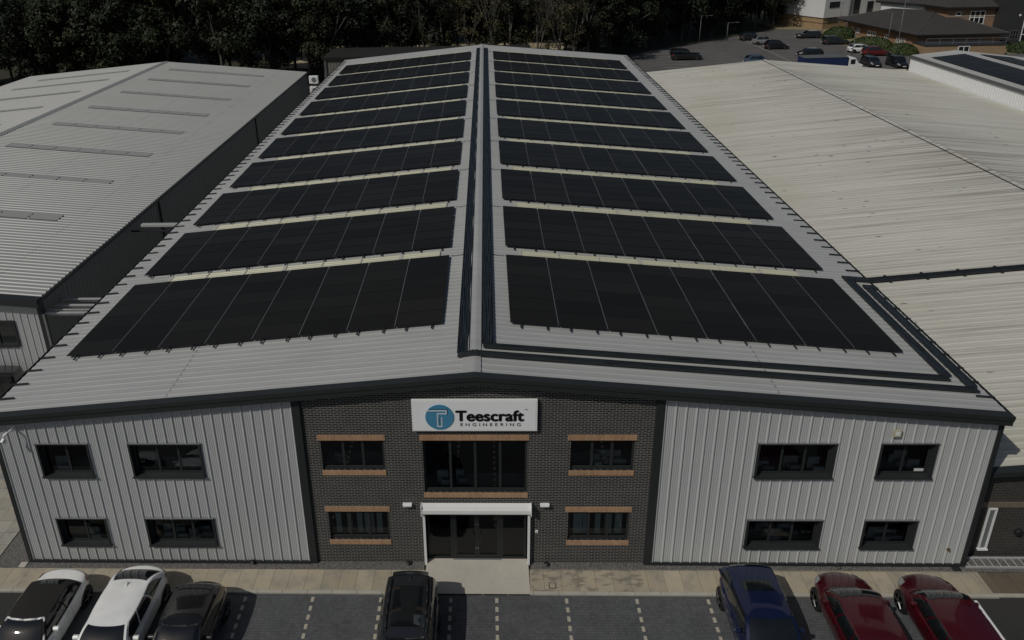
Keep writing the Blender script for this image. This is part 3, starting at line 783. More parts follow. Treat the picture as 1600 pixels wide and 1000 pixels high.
# sign pixel frame: width 4.34 m over 1440 px of the close view, height 1.28 m over 345 px
def SX(u): return (u - 808) / 1425 * 2 * W2_
def SZ(v): return (443 - v) / 345 * Hh
text_mesh("Teescraft", "lettering", (330 - 207) / 345 * Hh, (1370 - 590) / 1425 * 2 * W2_, SX(980), SZ(268), .030, INK, SG, spacing=1.02)
text_mesh("ENGINEERING", "lettering", (383 - 350) / 345 * Hh, (1330 - 645) / 1425 * 2 * W2_, SX(988), SZ(366), .002, INK, SG, spacing=1.7)
text_mesh("TM", "trade_mark", 9 / 345 * Hh, 32 / 1425 * 2 * W2_, SX(1392), SZ(200), .01, INK, SG)
cxl, czl = SX(411), SZ(280); rxl = (573 - 250) / 2 / 1425 * 2 * W2_; rzl = (417 - 143) / 2 / 345 * Hh
m = MB(); n = 48
m.add([(cxl + rxl * math.cos(2 * math.pi * i / n), -.03, czl + rzl * math.sin(2 * math.pi * i / n)) for i in range(n)] + [(cxl + rxl * math.cos(2 * math.pi * i / n), -.004, czl + rzl * math.sin(2 * math.pi * i / n)) for i in range(n)],
      [tuple(range(n - 1, -1, -1))] + [(i, (i + 1) % n, (i + 1) % n + n, i + n) for i in range(n)])
lg = m.build("logo", BLUE, SG)
def ribbon(pts, wpx, y, mat, name):
    m = MB(); h = wpx / 2
    for (u0, v0), (u1, v1) in zip(pts, pts[1:]):
        a0, a1 = min(u0, u1) - h, max(u0, u1) + h; b0, b1 = min(v0, v1) - h, max(v0, v1) + h
        m.box(SX(a0), SX(a1), y, y + .004, SZ(b1), SZ(b0)); y -= .0006
    return m.build(name, mat, lg)
ribbon([(262, 207), (490, 207), (490, 240), (388, 240), (388, 381), (435, 381), (435, 285)], 11, -.036, simple("logo white", (.70, .71, .72), .4, var=.02), "logo_outline")
ribbon([(290, 190), (503, 190), (503, 250)], 6, -.034, simple("logo shadow blue", (.02, .05, .08), .4), "logo_inner_line")
ribbon([(412, 290), (412, 362)], 6, -.034, simple("logo shadow navy", (.02, .05, .08), .4), "logo_inner_line")

SH = tag(empty("roller_shutter", (-.80, -.02, 0)), "white roller shutter box with side guides over the glass entrance doors", "shutter")
m = MB().prism([(.02, 2.48), (-.16, 2.48), (-.21, 2.55), (-.21, 2.70), (-.15, 2.84), (.02, 2.86)], 0, -1.99, 1.98)
m.build("housing", MT['white'], SH)
m = MB().box(-2.02, -1.99, -.23, .03, 2.46, 2.88); m.build("end_plate", MT['white'], SH)
m = MB().box(1.98, 2.01, -.23, .03, 2.46, 2.88); m.build("end_plate", MT['white'], SH)
MB().box(-1.98, -1.89, -.10, .0, .0, 2.49).build("guide_rail", MT['white'], SH)
MB().box(1.88, 1.97, -.10, .0, .0, 2.49).build("guide_rail", MT['white'], SH)
MB().box(-1.88, 1.87, -.06, -.01, 2.42, 2.50).build("curtain", MT['white'], SH)

def wall_light(x, lab):
    o = tag(empty("wall_light", (x, -.0, 2.82)), lab, "light", "emergency lights beside the shutter")
    MB().box(-.17, .17, -.09, .04, -.07, .03).build("housing", MT['white'], o, bevel=.015)
    MB().box(-.15, .15, -.105, -.09, -.06, .0).build("diffuser", MT['white_trim'], o, bevel=.01)
wall_light(-3.32, "small white emergency light on brick, left of the shutter box")
wall_light(1.70, "small white emergency light on brick, right of the shutter box")
o = tag(empty("intercom", (1.42, .045, 1.5)), "tiny white door entry button on the brick right of the doors", "intercom")
MB().box(-.05, .05, -.03, 0, -.06, .06).build("plate", MT['white'], o); MB().lathe([(.02, 0), (.02, -.012)], 10, 1, (0, -.03, 0)).build("button", MT['chrome'], o)
o = tag(empty("alarm_box", (13.69, 0, 5.99)), "small cream alarm box high on the right hand cladding", "alarm box")
MB().box(-.14, .14, -.12, -.04, -.15, .15).build("cover", MT['offwhite'], o, bevel=.02); MB().box(-.08, .08, -.13, -.12, -.06, .1).build("front_plate", MT['white_trim'], o)
o = tag(empty("security_camera", (-17.2, 0, 6.10)), "white security camera on a bent arm at the top left corner", "security camera")
MB().tube([(0, -.02, .10), (.0, -.30, .16), (-.12, -.42, .10), (-.16, -.42, -.02)], .035, 8).build("arm", MT['white'], o, smooth=True)
MB().prism([(-.08, .05), (.05, .05), (.07, -.03), (.02, -.1), (-.08, -.1)], 0, -.055, .055).build("head", MT['white'], o)
o.children[1].location = (-.17, -.46, -.10); o.children[1].rotation_euler = (R(35), 0, R(-25))
MB().box(-.07, .07, -.05, 0, .02, .18).build("base_plate", MT['white'], o)
o = tag(empty("vent_cowl", (16.5, -.03, .80)), "small brass pipe outlet low on the right hand cladding", "vent")
MB().lathe([(.07, 0), (.07, -.03), (.03, -.05), (.03, -.09)], 10, 1).build("cowl", simple("dull brass", (.25, .2, .1), .4, .6), o)
def spot(x, y, lab):
    o = tag(empty("ground_spotlight", (x, y, -.02)), lab, "spotlight", "spotlights set in the gravel strip")
    MB().bar((0, 0, 0), (0, 0, .10), .015, 6).build("spike", MT['black'], o)
    MB().lathe([(.05, -.06), (.065, 0), (.065, .06)], 12, 1, (0, 0, .14)).build("lamp_head", MT['black'], o)
    MB().lathe([(.05, -.065), (.0, -.072)], 12, 1, (0, 0, .14)).build("lens", MT['chrome'], o)
spot(-3.42, -.12, "small black spotlight in the gravel left of the entrance")
spot(1.78, -.14, "small black spotlight in the gravel right of the entrance")
spot(12.55, -.2, "small spotlight in the gravel behind the left red car")
spot(-9.35, -.12, "small dark spotlight in the gravel below the left cladding")
def cover(x, y, a, z, lab, mat):
    o = tag(empty("manhole_cover", (x, y, z)), lab, "manhole cover")
    MB().box(-a, a, -a, a, 0, .008).build("rim", MT['black'], o); MB().box(-a + .025, a - .025, -a + .025, a - .025, .009, .013).build("lid", mat, o)
cover(1.95, -1.02, .13, .0, "small square inspection cover in the slabs right of the ramp", MT['slab'])
cover(-18.25, -.18, .16, -.02, "pale square cover in the gravel by the left front corner", MT['concrete'])
cover(16.9, -.12, .15, -.02, "dark drain cover in the gravel by the right front corner", MT['anth'])
# ladder lying on the gravel
o = tag(empty("ladder", (18.4, .0, 0)), "aluminium ladder lying on the gravel at the foot of the dark brick wall", "ladder")
for y in (-.13, .30): MB().box(-1.15, 2.6, y - .02, y + .02, 0.0, .08).build("side_rail", MT['alu'], o)
x = -.98
while x < 2.5:
    MB().bar((x, -.12, .04), (x, .29, .04), .017, 8).build("rung", MT['alu'], o); x += .285

# ------------------------------------------------------------------ right hand beige roofed building
RB = tag(empty("beige_roof_building", (35.3, .5, 0)), "neighbouring building with weathered beige roof and dark brick front", "building"); HB = Host(RB)
def beige_sheet(xa, xb, y0, y1):
    pr = rib_profile(y0, y1, .40, .022, .03, .08); n = len(pr)
    m = MB().add([(xa, y, BE(xa) + d) for y, d in pr] + [(xb, y, BE(xb) + d) for y, d in pr], [(i, i + n, i + n + 1, i + 1) for i in range(n - 1)])
    HB.b(m, "roof", MT['beige'])
beige_sheet(17.35, 35.3, .45, 75.0); beige_sheet(53.25, 35.3, .45, 75.0)
HB.b(MB().prism([(35.0, BE(35.0) + .04), (35.3, BE(35.3) + .09), (35.62, BE(35.62) + .04), (35.62, BE(35.62)), (35.3, BE(35.3) + .03), (35.0, BE(35) + 0)], 1, .45, 75), "ridge_capping", MT['beige'])
HB.b(MB().box(34.90, 34.985, .45, 75, BE(34.9) + .02, BE(34.9) + .045), "ridge_seal", MT['black'])
m = MB(); 
for xa, xb in ((17.3, 35.3), (35.3, 53.3)):
    m.add([(xa, .60, -.1), (xb, .60, -.1), (xb, .60, BE(xb) - .03), (xa, .60, BE(xa) - .03)], [(0, 1, 2, 3)])
HB.b(m, "brick_wall", MT['brick_old'])
HB.b(MB().box(17.3, 50, .57, .598, 2.18, 2.42), "brick_band", MT['buffband'])
m = MB()
for xa, xb in ((17.3, 35.3), (35.3, 53.3)):
    vs = []
    for y in (.28, .62):
        vs += [(xa, y, BE(xa) - .14), (xb, y, BE(xb) - .14), (xb, y, BE(xb) + .05), (xa, y, BE(xa) + .05)]
    m.add(vs, [(0, 1, 2, 3), (4, 7, 6, 5), (0, 4, 5, 1), (3, 2, 6, 7), (0, 3, 7, 4), (1, 5, 6, 2)])
HB.b(m, "verge_flashing", MT['anth'])
m = MB(); fx0, fx1 = 18.05, 18.36
m.box(fx0, fx0 + .05, .54, .62, .25, 2.15); m.box(fx1 - .06, fx1, .54, .62, .25, 2.15); m.box(fx0 + .05, fx1 - .06, .54, .62, 2.08, 2.15); m.box(fx0 - .03, fx1 + .03, .50, .62, .18, .25)
fr = HB.b(m, "window", MT['white_trim'])
MB().box(fx0 + .05, fx1 - .06, .585, .595, .25, 2.08).build("pane", simple("frosted dark glass", (.20, .22, .21), .2), fr)
HB.b(MB().lathe([(.15, 0), (.15, -.10), (.10, -.14)], 14, 1, (19.35, .6, 1.05)), "vent", MT['black'])
HB.b(MB().box(17.9, 18.25, .45, .6, BE(18) - .30, BE(18) - .20), "floodlight", MT['dark_door'])
HB.b(MB().box(53.25, 53.4, .5, 75, -.1, BE(53.25) - .03), "side_wall", MT['clad'])
HB.b(MB().add([(17.35, 75.0, -.1), (53.3, 75.0, -.1), (53.3, 75.0, BE(53.3)), (35.3, 75.0, BE(35.3) - .01), (17.35, 75.0, BE(17.35) - .01)], [(0, 1, 2, 3, 4)]), "rear_wall", MT['clad_dark'])
HB.b(MB().box(35.6, 53.3, 75.0, 75.25, BE(53.3) - .02, BE(53.3) + .10), "eaves_trim", MT['beige'])

# solar-roofed white shed beyond
TB = tag(empty("white_side_shed", (53.6, 40, 0)), "low white clad shed with dark solar panels beyond the beige roof", "shed"); HT = Host(TB)
T0 = 53.42; TE = 5.85; TR = 58.8
def tz(x): return TE + .095 * (x - T0) if x < TR else TE + .095 * (TR - T0) - .12 * (x - TR)
prof = rib_profile(0, 74.6, .4, .03); n = len(prof)
HT.b(MB().add([(T0 - .0 - q, y, 3.6) for y, q in prof] + [(T0 - .0 - q, y, TE - .3) for y, q in prof], [(i, i + 1, i + 1 + n, i + n) for i in range(n - 1)]), "wall", MT['white_trim'])
HT.b(MB().box(T0 - .16, T0 - .01, 0, 74.7, TE - .34, TE - .02), "gutter", simple("grey gutter", (.12, .125, .125), .5))
for a, b in ((T0 - .05, TR), (TR + 15, TR)):
    pr = rib_profile(0, 74.7, .4, .03); n = len(pr)
    HT.b(MB().add([(a, y, tz(a) + d) for y, d in pr] + [(b, y, tz(b) + d) for y, d in pr], [(i, i + n, i + n + 1, i + 1) for i in range(n - 1)]), "roof", MT['roof'])
HT.b(MB().add([(T0, 74.6, -.1), (TR + 15, 74.6, -.1), (TR + 15, 74.6, tz(TR + 15) - .02), (TR, 74.6, tz(TR) - .02), (T0, 74.6, tz(T0) - .02)], [(0, 1, 2, 3, 4)]), "rear_wall", MT['white_trim'])
HT.b(MB().box(T0 + .1, TR + 15, -.1, 0, -.1, TE - .4), "front_wall", MT['white_trim'])
for i, (a, b, y0, y1, lab) in enumerate(((54.3, 58.2, 59.8, 71.8, "dark solar array on the near slope of the white shed, rear block"), (54.3, 58.2, 20, 59.75, "dark solar array on the near slope of the white shed, front block"), (60.1, 66, 20, 72.0, "dark solar array on the far slope of the white shed"))):
    xm = (a + b) / 2; sl_ = .095 if b < TR else -.12
    o = tag(empty("solar_array", (xm, y0, tz(xm) + .09)), lab, "solar panels", "solar arrays on the white shed"); o.rotation_euler = (0, -math.atan(sl_), 0)
    nr = int((y1 - y0) / 1.75); nc = 4 if b < TR else 6; pw = (b - a) / nc; ph = (y1 - y0) / nr; first = None
    me = None
    for c in range(nc):
        for q in range(nr):
            if me is None:
                t = MB().box(-pw / 2 + .01, pw / 2 - .01, -ph / 2 + .01, ph / 2 - .01, 0, .035).build("solar_panel", MT['pv'], o); me = t.data; p = t
            else:
                if nc * nr > 100 and (c * nr + q) >= 100: continue
                p = bpy.data.objects.new("solar_panel", me); COL.objects.link(p); p.parent = o
            p.location = ((c + .5) * pw - (b - a) / 2, (nr - q - .5) * ph, 0)

# ------------------------------------------------------------------ left neighbour
LB = tag(empty("grey_roof_building", (-38.9, 9.9, 0)), "neighbouring grey metal warehouse on the left with rows of roof skylights", "warehouse"); HL = Host(LB)
LX0, LX1, LRX, LZE, LZR = -56.0, -21.9, -38.9, 6.2, 7.72; LYF, LYB = 9.6, 67.9
def lz(x): return LZE + (LZR - LZE) * ((LX1 - x) / (LX1 - LRX) if x > LRX else (x - LX0) / (LRX - LX0))
for a in (LX0, LX1):
    pr = rib_profile(LYF, LYB, .36, .042, .035, .075); n = len(pr)
    HL.b(MB().add([(a, y, lz(a) + d) for y, d in pr] + [(LRX, y, LZR + d) for y, d in pr], [(i, i + n, i + n + 1, i + 1) for i in range(n - 1)]), "roof", MT['roof_left'])
HL.b(MB().prism([(LRX - .35, lz(LRX - .35) + .05), (LRX, LZR + .08), (LRX + .35, lz(LRX + .35) + .05), (LRX + .35, lz(LRX + .35)), (LRX, LZR + .01), (LRX - .35, lz(LRX - .35))], 1, LYF, LYB), "ridge_capping", simple("ridge grey", (.36, .365, .355), .4))
for s, ys in ((1, (19.4, 26.0, 32.35, 38.9, 44.95, 51.5, 57.95, 63.6)), (-1, (38.5, 45.2, 52.1, 58.2, 63.2))):
    for y in ys:
        m = MB(); L_ = 1.74
        for i in range(6):
            a = -25.95 - i * L_ * 1.05 if s > 0 else -52.3 + i * L_ * 1.05
            b = a - L_ if s > 0 else a + L_
            m.add([(a, y - .42, lz(a) + .052), (b, y - .42, lz(b) + .052), (b, y + .42, lz(b) + .052), (a, y + .42, lz(a) + .052)], [(0, 1, 2, 3)])
        HL.b(m, "skylight", MT['rooflight_grey'])
WINL = [(-25.6, -23.43, 3.55, 4.98, 2)]
m = MB(); wall_strips(m, clad_breaks(LX0, LX1 - .2, .357), clad_depth(LX0), lambda x: lz(x) - .2, [WINL[0][:4]], 9.9, -.05); HL.b(m, "front_cladding", MT['clad'])
x0, x1, z0, z1, n = WINL[0]
m = MB().box(x0, x0 + .1, 9.82, 10.1, z0, z1); m.box(x1 - .1, x1, 9.82, 10.1, z0, z1); m.box(x0 + .1, x1 - .1, 9.82, 10.1, z1 - .08, z1); m.box(x0 + .1, x1 - .1, 9.80, 10.1, z0 - .04, z0 + .08); m.box(-24.55, -24.47, 10.0, 10.08, z0 + .08, z1 - .08)
fr = HL.b(m, "window", MT['anth']); MB().box(x0 + .1, x1 - .1, 10.05, 10.06, z0 + .08, z1 - .08).build("pane", MT['carglass'], fr)
for xa, xb in ((LX0 - .05, LRX), (LRX, LX1 + .08)):
    m = MB(); vs = []
    for y in (LYF - .12, 9.92): vs += [(xa, y, lz(max(xa, LX0)) - .34), (xb, y, lz(min(xb, LX1)) - .34), (xb, y, lz(min(xb, LX1)) + .05), (xa, y, lz(max(xa, LX0)) + .05)]
    m.add(vs, [(0, 1, 2, 3), (4, 7, 6, 5), (0, 4, 5, 1), (3, 2, 6, 7), (0, 3, 7, 4), (1, 5, 6, 2)]); HL.b(m, "barge_board", MT['anth'])
HL.b(MB().box(LX1 - .25, LX1 - .02, 9.84, 10.1, -.05, LZE - .2), "corner_trim", MT['anth'])
for x, s in ((LX1 - .08, 1), (LX0 + .05, -1)):
    prof = rib_profile(10.0, LYB, .36, .035); n = len(prof)
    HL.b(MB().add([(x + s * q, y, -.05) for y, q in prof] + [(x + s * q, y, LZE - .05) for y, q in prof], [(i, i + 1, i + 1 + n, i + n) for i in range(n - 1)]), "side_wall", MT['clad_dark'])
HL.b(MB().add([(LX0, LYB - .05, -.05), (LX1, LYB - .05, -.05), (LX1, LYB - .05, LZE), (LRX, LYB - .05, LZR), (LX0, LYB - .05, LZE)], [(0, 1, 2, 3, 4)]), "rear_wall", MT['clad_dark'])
HL.b(MB().box(LX1 - .01, LX1 + .13, LYF, LYB, LZE - .16, LZE + .0), "gutter", MT['anth'])
for y in (23.8, 46.0): HL.b(MB().box(LX1 - .03, LX1 + .05, y, y + .12, 0, LZE - .16), "downpipe", MT['black'])
HL.b(MB().tube([(LX1 + .05, 9.8, 5.35), (LX1 + .05, 9.8, .0)], .05, 8), "downpipe", MT['galv'])
# steel beams crossing the gap
gp = "steel beams crossing the gap between the warehouses"
for i, (y, z, w3, h3, lab) in enumerate(((9.95, 5.30, .13, .12, "thin pale steel beam nearest the front across the gap on the left"), (10.28, 5.30, .07, .06, "second pale steel beam across the gap on the left"), (10.80, 5.25, .14, .12, "third pale steel beam across the gap on the left"), (11.55, 5.20, .14, .12, "fourth pale steel beam across the gap on the left"))):
    o = tag(empty("cross_beam", (-20.0, y, z)), lab, "steel beam", gp)
    MB().box(-1.9, 1.9, 0, w3, 0, .05).build("flange", MT['alu'], o); MB().box(-1.9, 1.9, w3 * .4, w3 * .6, -h3, -.0).build("web", MT['galv'], o)
o = tag(empty("link_duct", (-20.0, 19.7, 5.9)), "pale grey box duct bridging the gap halfway along the left eave", "duct")
MB().box(-1.3, 1.9, 0, .32, -.08, .08).build("casing", MT['roof'], o, bevel=.02); MB().box(-1.9, 1.9, -.12, .0, -.34, -.26).build("support_angle", MT['anth'], o)
# white plant units on the wall far down the gap
for z, lab in ((5.95, "upper white air conditioning unit at the far end of the gap"), (4.75, "lower white air conditioning unit at the far end of the gap")):
    o = tag(empty("air_conditioning_unit", (-19.85, 62, z)), lab, "air conditioner", "plant units in the gap")
    MB().box(-.5, .5, 0, .5, 0, .85).build("casing", MT['white'], o, bevel=.03); MB().lathe([(.28, 0), (.28, -.03), (.05, -.03)], 16, 1, (.05, 0, .45)).build("fan_grille", MT['galv'], o)
    MB().bar((0, .25, -.4), (0, .25, 0), .03, 6).build("bracket", MT['galv'], o)
# rear shed
o = tag(empty("rear_shed", (-8, 82, 0)), "dark clad shed standing behind the main warehouse under the trees", "shed")
pr = rib_profile(-14.6, 14, .4, .03); n = len(pr)
MB().add([(x, -d, 2.8) for x, d in pr] + [(x, -d, 5.3) for x, d in pr], [(i, i + 1, i + 1 + n, i + n) for i in range(n - 1)]).build("cladding", simple("brown grey shed cladding", (.20, .19, .155), .7), o)
MB().box(-14.9, 14.2, -.3, 8, 5.3, 5.65).build("roof", simple("dull shed roof", (.012, .012, .011), .9), o)
MB().box(-14.75, -14.5, -.2, 8, 0, 5.3).build("corner_post", MT['clad_dark'], o); MB().box(-14.4, 14, 1.5, 1.6, 0, 2.8).build("door", MT['dark_door'], o)

# ------------------------------------------------------------------ far buildings
def wallquad(mb, P0, d, s0, s1, z0, z1, off=0.0, mi=0):
    P0 = Vector((P0[0], P0[1], 0)); d = Vector((d[0], d[1], 0)).normalized(); nrm = Vector((d.y, -d.x, 0)) * off
    vs = [P0 + d * s0 + nrm + Vector((0, 0, z0)), P0 + d * s1 + nrm + Vector((0, 0, z0)), P0 + d * s1 + nrm + Vector((0, 0, z1)), P0 + d * s0 + nrm + Vector((0, 0, z1))]
    mb.add(vs, [(0, 1, 2, 3)], mi); return mb
def wallbox(mb, P0, d, s0, s1, z0, z1, o0, o1):
    P = Vector((P0[0], P0[1], 0)); dd = Vector((d[0], d[1], 0)).normalized(); nr = Vector((dd.y, -dd.x, 0))
    vs = [P + dd * s + nr * o + Vector((0, 0, z)) for z in (z0, z1) for (s, o) in ((s0, o0), (s1, o0), (s1, o1), (s0, o1))]
    return mb.add(vs, [(0, 3, 2, 1), (4, 5, 6, 7), (0, 1, 5, 4), (1, 2, 6, 5), (2, 3, 7, 6), (3, 0, 4, 7)])
def far_window(host, P0, d, s0, s1, z0, z1, off=.0, nv=2, nh=1, frame=None, fw_=.09):
    m = MB()
    for a, b in ((s0, s0 + fw_), (s1 - fw_, s1)): wallbox(m, P0, d, a, b, z0, z1, off, off + .07)
    for a, b in ((z0, z0 + fw_), (z1 - fw_, z1)): wallbox(m, P0, d, s0 + fw_, s1 - fw_, a, b, off, off + .07)
    for k in range(1, nv): c = s0 + (s1 - s0) * k / nv; wallbox(m, P0, d, c - fw_ / 2, c + fw_ / 2, z0 + fw_, z1 - fw_, off, off + .065)
    for k in range(1, nh): c = z0 + (z1 - z0) * k / nh; wallbox(m, P0, d, s0 + fw_, s1 - fw_, c - fw_ / 2, c + fw_ / 2, off, off + .068)
    f = host.b(m, "window", frame or MT['white_trim'])
    m = MB(); wallquad(m, P0, d, s0 + fw_, s1 - fw_, z0 + fw_, z1 - fw_, off + .03); m.build("pane", MT['carglass'], f)
WB = tag(empty("white_office", (70.7, 141, 0)), "two storey white rendered office with orange brick base at top right", "office building"); HW = Host(WB)
P0 = (70.7, 141); DR = (.9, .436); DLf = (-.05, 1)
m = MB(); wallbox(m, P0, DR, 0, 34, 2.25, 9.5, -14, 0)
HW.b(m, "wall", MT['render'])
m = MB(); wallbox(m, P0, DR, .15, 8.2, -.1, 2.25, -12, -.12); HW.b(m, "brick_base", MT['far_buff'])
m = MB(); wallbox(m, P0, DR, .0, 8.3, 2.22, 2.32, -12, .05); wallbox(m, P0, DR, .1, 8.3, 1.15, 1.22, -12, -.08); HW.b(m, "dark_band", MT['black'])
far_window(HW, P0, DR, 1.3, 4.2, 4.3, 5.5, .0, 3, 1, MT['black'])
far_window(HW, P0, DR, 1.5, 4.4, 1.2, 2.15, -.1, 3, 1, MT['black'])
far_window(HW, P0, DR, 8.5, 10.3, 2.6, 6.4, .0, 2, 3, MT['dark_door'])
far_window(HW, P0, DR, 12.6, 14.4, 2.6, 5.0, .0, 2, 3, MT['dark_door'])
far_window(HW, P0, DR, 22.0, 24.4, 3.2, 5.4, .0, 2, 2, MT['dark_door'])
m = MB(); wallbox(m, P0, DR, 7.2, 7.7, .0, 9, 0, .3); wallbox(m, P0, DR, 17.5, 18.0, .0, 9, 0, .3); HW.b(m, "column", MT['clad_dark'])

HP = tag(empty("hipped_office", (80, 123, 0)), "single storey brick office with dark brown hipped tile roof", "office building"); HH = Host(HP)
e = [Vector(v) for v in ((74.5, 112.0, 2.8), (90.6, 112.4, 2.8), (93.0, 130, 2.8), (71.4, 136.4, 2.8))]
a1, a2 = Vector((78.6, 129.5, 5.3)), Vector((83.9, 124.3, 5.35))
m = MB().add([*e, a1, a2], [(0, 1, 5), (0, 5, 4, 3), (1, 2, 5), (2, 3, 4, 5)]); m.add([v - Vector((0, 0, .25)) for v in e] + e, [(0, 1, 5, 4), (1, 2, 6, 5), (2, 3, 7, 6), (3, 0, 4, 7), (3, 2, 1, 0)], 1)
HH.b(m, "roof", [MT['tile'], MT['black']])
m = MB().tube([a1 + Vector((0, 0, .04)), e[3] + Vector((0, 0, .04))], .09, 5); m.tube([a2 + Vector((0, 0, .04)), e[0] + Vector((0, 0, .04))], .09, 5); m.tube([a1 + Vector((0, 0, .05)), a2 + Vector((0, 0, .05)), e[1] + Vector((0, 0, .04))], .09, 5)
HH.b(m, "ridge_tiles", simple("grey ridge tile", (.10, .097, .092), .8))
wp = [(75.3, 113.2), (89.8, 113.4), (92, 129.4), (73.2, 135.2)]
m = MB().add([(x, y, -.1) for x, y in wp] + [(x, y, 2.6) for x, y in wp], [(0, 1, 5, 4), (1, 2, 6, 5), (2, 3, 7, 6), (3, 0, 4, 7)])
HH.b(m, "wall", MT['far_brick'])
dW = Vector((75.3 - 73.2, 113.2 - 135.2)).normalized()
for s0_ in (1.6, 3.6, 7.4, 9.0, 13.0, 16.5, 18.0):
    far_window(HH, (73.2, 135.2), dW, s0_, s0_ + 1.1, .55, 1.55, .02, 2, 1, None, .12)
FB = tag(empty("flat_brick_annex", (80, 109, 0)), "low brick annex with rooftop handrails in front of the hipped roof", "annex"); HF = Host(FB)
HF.b(MB().box(73.9, 87.2, 107.6, 111.8, -.1, 1.55), "wall", MT['far_buff'])
HF.b(MB().box(73.8, 87.3, 107.5, 111.9, 1.55, 1.75), "roof", MT['charcoal'])
far_window(HF, (73.9, 107.6), (1, 0), 5.4, 7.3, .45, 1.5, .0, 2, 1, None, .12)
m = MB()
for z in (2.05, 2.75): m.tube([(73.9, 107.7, z), (80.4, 107.7, z), (87.2, 107.7, z)], .035, 6)
for i in range(7): m.bar((73.9 + i * 2.2, 107.7, 1.75), (73.9 + i * 2.2, 107.7, 2.75), .03, 6)
HF.b(m, "handrail", MT['galv'])
BB = tag(empty("brick_office", (88, 121, 0)), "large two storey orange brick office with dark hipped roof, tall white framed window", "office building"); HK = Host(BB)
HK.b(MB().prism([(82.9, 126), (94.6, 140), (86, 148), (78.2, 133)], 2, -.1, 6.38), "wall", MT['render'])
HK.b(MB().prism([(84.2, 120.5), (94.7, 120.5), (94.7, 140), (82.8, 126)], 2, -.1, 6.4), "wall", MT['far_brick'])
m = MB().add([(83.6, 119.8, 6.45), (95.4, 119.8, 6.45), (95.4, 146, 6.45), (86, 150, 6.45), (77.3, 133.5, 6.45), (82.1, 126.2, 6.45), (89.6, 127, 9.3), (86.5, 140, 9.3)], [(0, 1, 6), (1, 2, 7, 6), (2, 3, 7), (3, 4, 7), (4, 5, 6, 7), (5, 0, 6)])
HK.b(m, "roof", MT['tile'])
HK.b(MB().prism([(83.5, 119.7), (95.5, 119.7), (95.5, 146.1), (86, 150.1), (77.2, 133.5), (82.0, 126.1)], 2, 6.12, 6.42), "fascia", MT['black'])
HK.b(MB().box(84.2, 94.7, 120.44, 120.5, 4.70, 4.92), "string_course", simple("pale string course", (.42, .36, .27), .7))
far_window(HK, (78.5, 120.5), (1, 0), 9.6, 12.3, 2.2, 5.7, .02, 3, 3, None, .14)
far_window(HK, (78.5, 120.5), (1, 0), 7.0, 8.0, 4.85, 5.6, .02, 1, 1, None, .12)
far_window(HK, (78.5, 120.5), (1, 0), 15.0, 16.1, .9, 5.9, .02, 2, 6, None, .13)
far_window(HK, (78.5, 120.5), (1, 0), 13.0, 13.8, 1.6, 2.3, .02, 1, 1, None, .12)
CB = tag(empty("charcoal_office", (98, 118, 0)), "charcoal panelled building at the right edge with white framed windows", "office building"); HC = Host(CB)
HC.b(MB().box(92.6, 112, 116.4, 128, -.1, 9.5), "wall", MT['charcoal'])
far_window(HC, (92.6, 116.4), (1, 0), .7, 2.1, 1.1, 2.7, .02, 3, 2, MT['galv'], .05)
far_window(HC, (92.6, 116.4), (1, 0), 2.6, 5.0, .6, 4.6, .02, 2, 3, None, .14)
HC.b(MB().lathe([(.18, 0), (.18, -.1)], 14, 1, (94.3, 116.4, 5.3)), "round_light", MT['white'])

# ------------------------------------------------------------------ lamp posts
def lamp(x, y, h, lab, arm=2.0, head=True, ang=0.0):
    o = tag(empty("lamp_post", (x, y, 0), ang), lab, "lamp post", "lamp posts round the rear car park")
    MB().bar((0, 0, 0), (0, 0, h), .075, 8, .05).build("post", MT['postgrey'], o, smooth=True)
    if arm: MB().bar((0, 0, h - .05), (arm, 0, h + .05), .035, 6).build("arm", MT['postgrey'], o)
    MB().box(arm - .1, arm + .5, -.12, .12, h - .02, h + .08).build("lantern", MT['postgrey'] if arm else MT['galv'], o, bevel=.03)
lamp(19.9, 117.8, 5.3, "leftmost lamp post behind the warehouse roof, dark pole", .0)
lamp(23.6, 114.5, 4.0, "short pale lamp post just right of the warehouse roof end", .0)
lamp(40.7, 124.8, 5.2, "tall lamp post left of the parked silver car by the dark trees", 1.6)
lamp(46.7, 127.4, 3.5, "shorter lamp post nearest the dark hatchback by the trees", 1.6)
lamp(71.7, 135.5, 5.9, "slim lamp post in front of the white office", .0)
lamp(72.1, 116.6, 6.2, "lamp post with side arm before the hipped roof", -1.0)
lamp(69.0, 107.3, 9.0, "tallest lamp post beside the hipped roofed office", .0)
lamp(60.0, 103.8, 4.8, "lamp post behind the white lorry cab", .0)

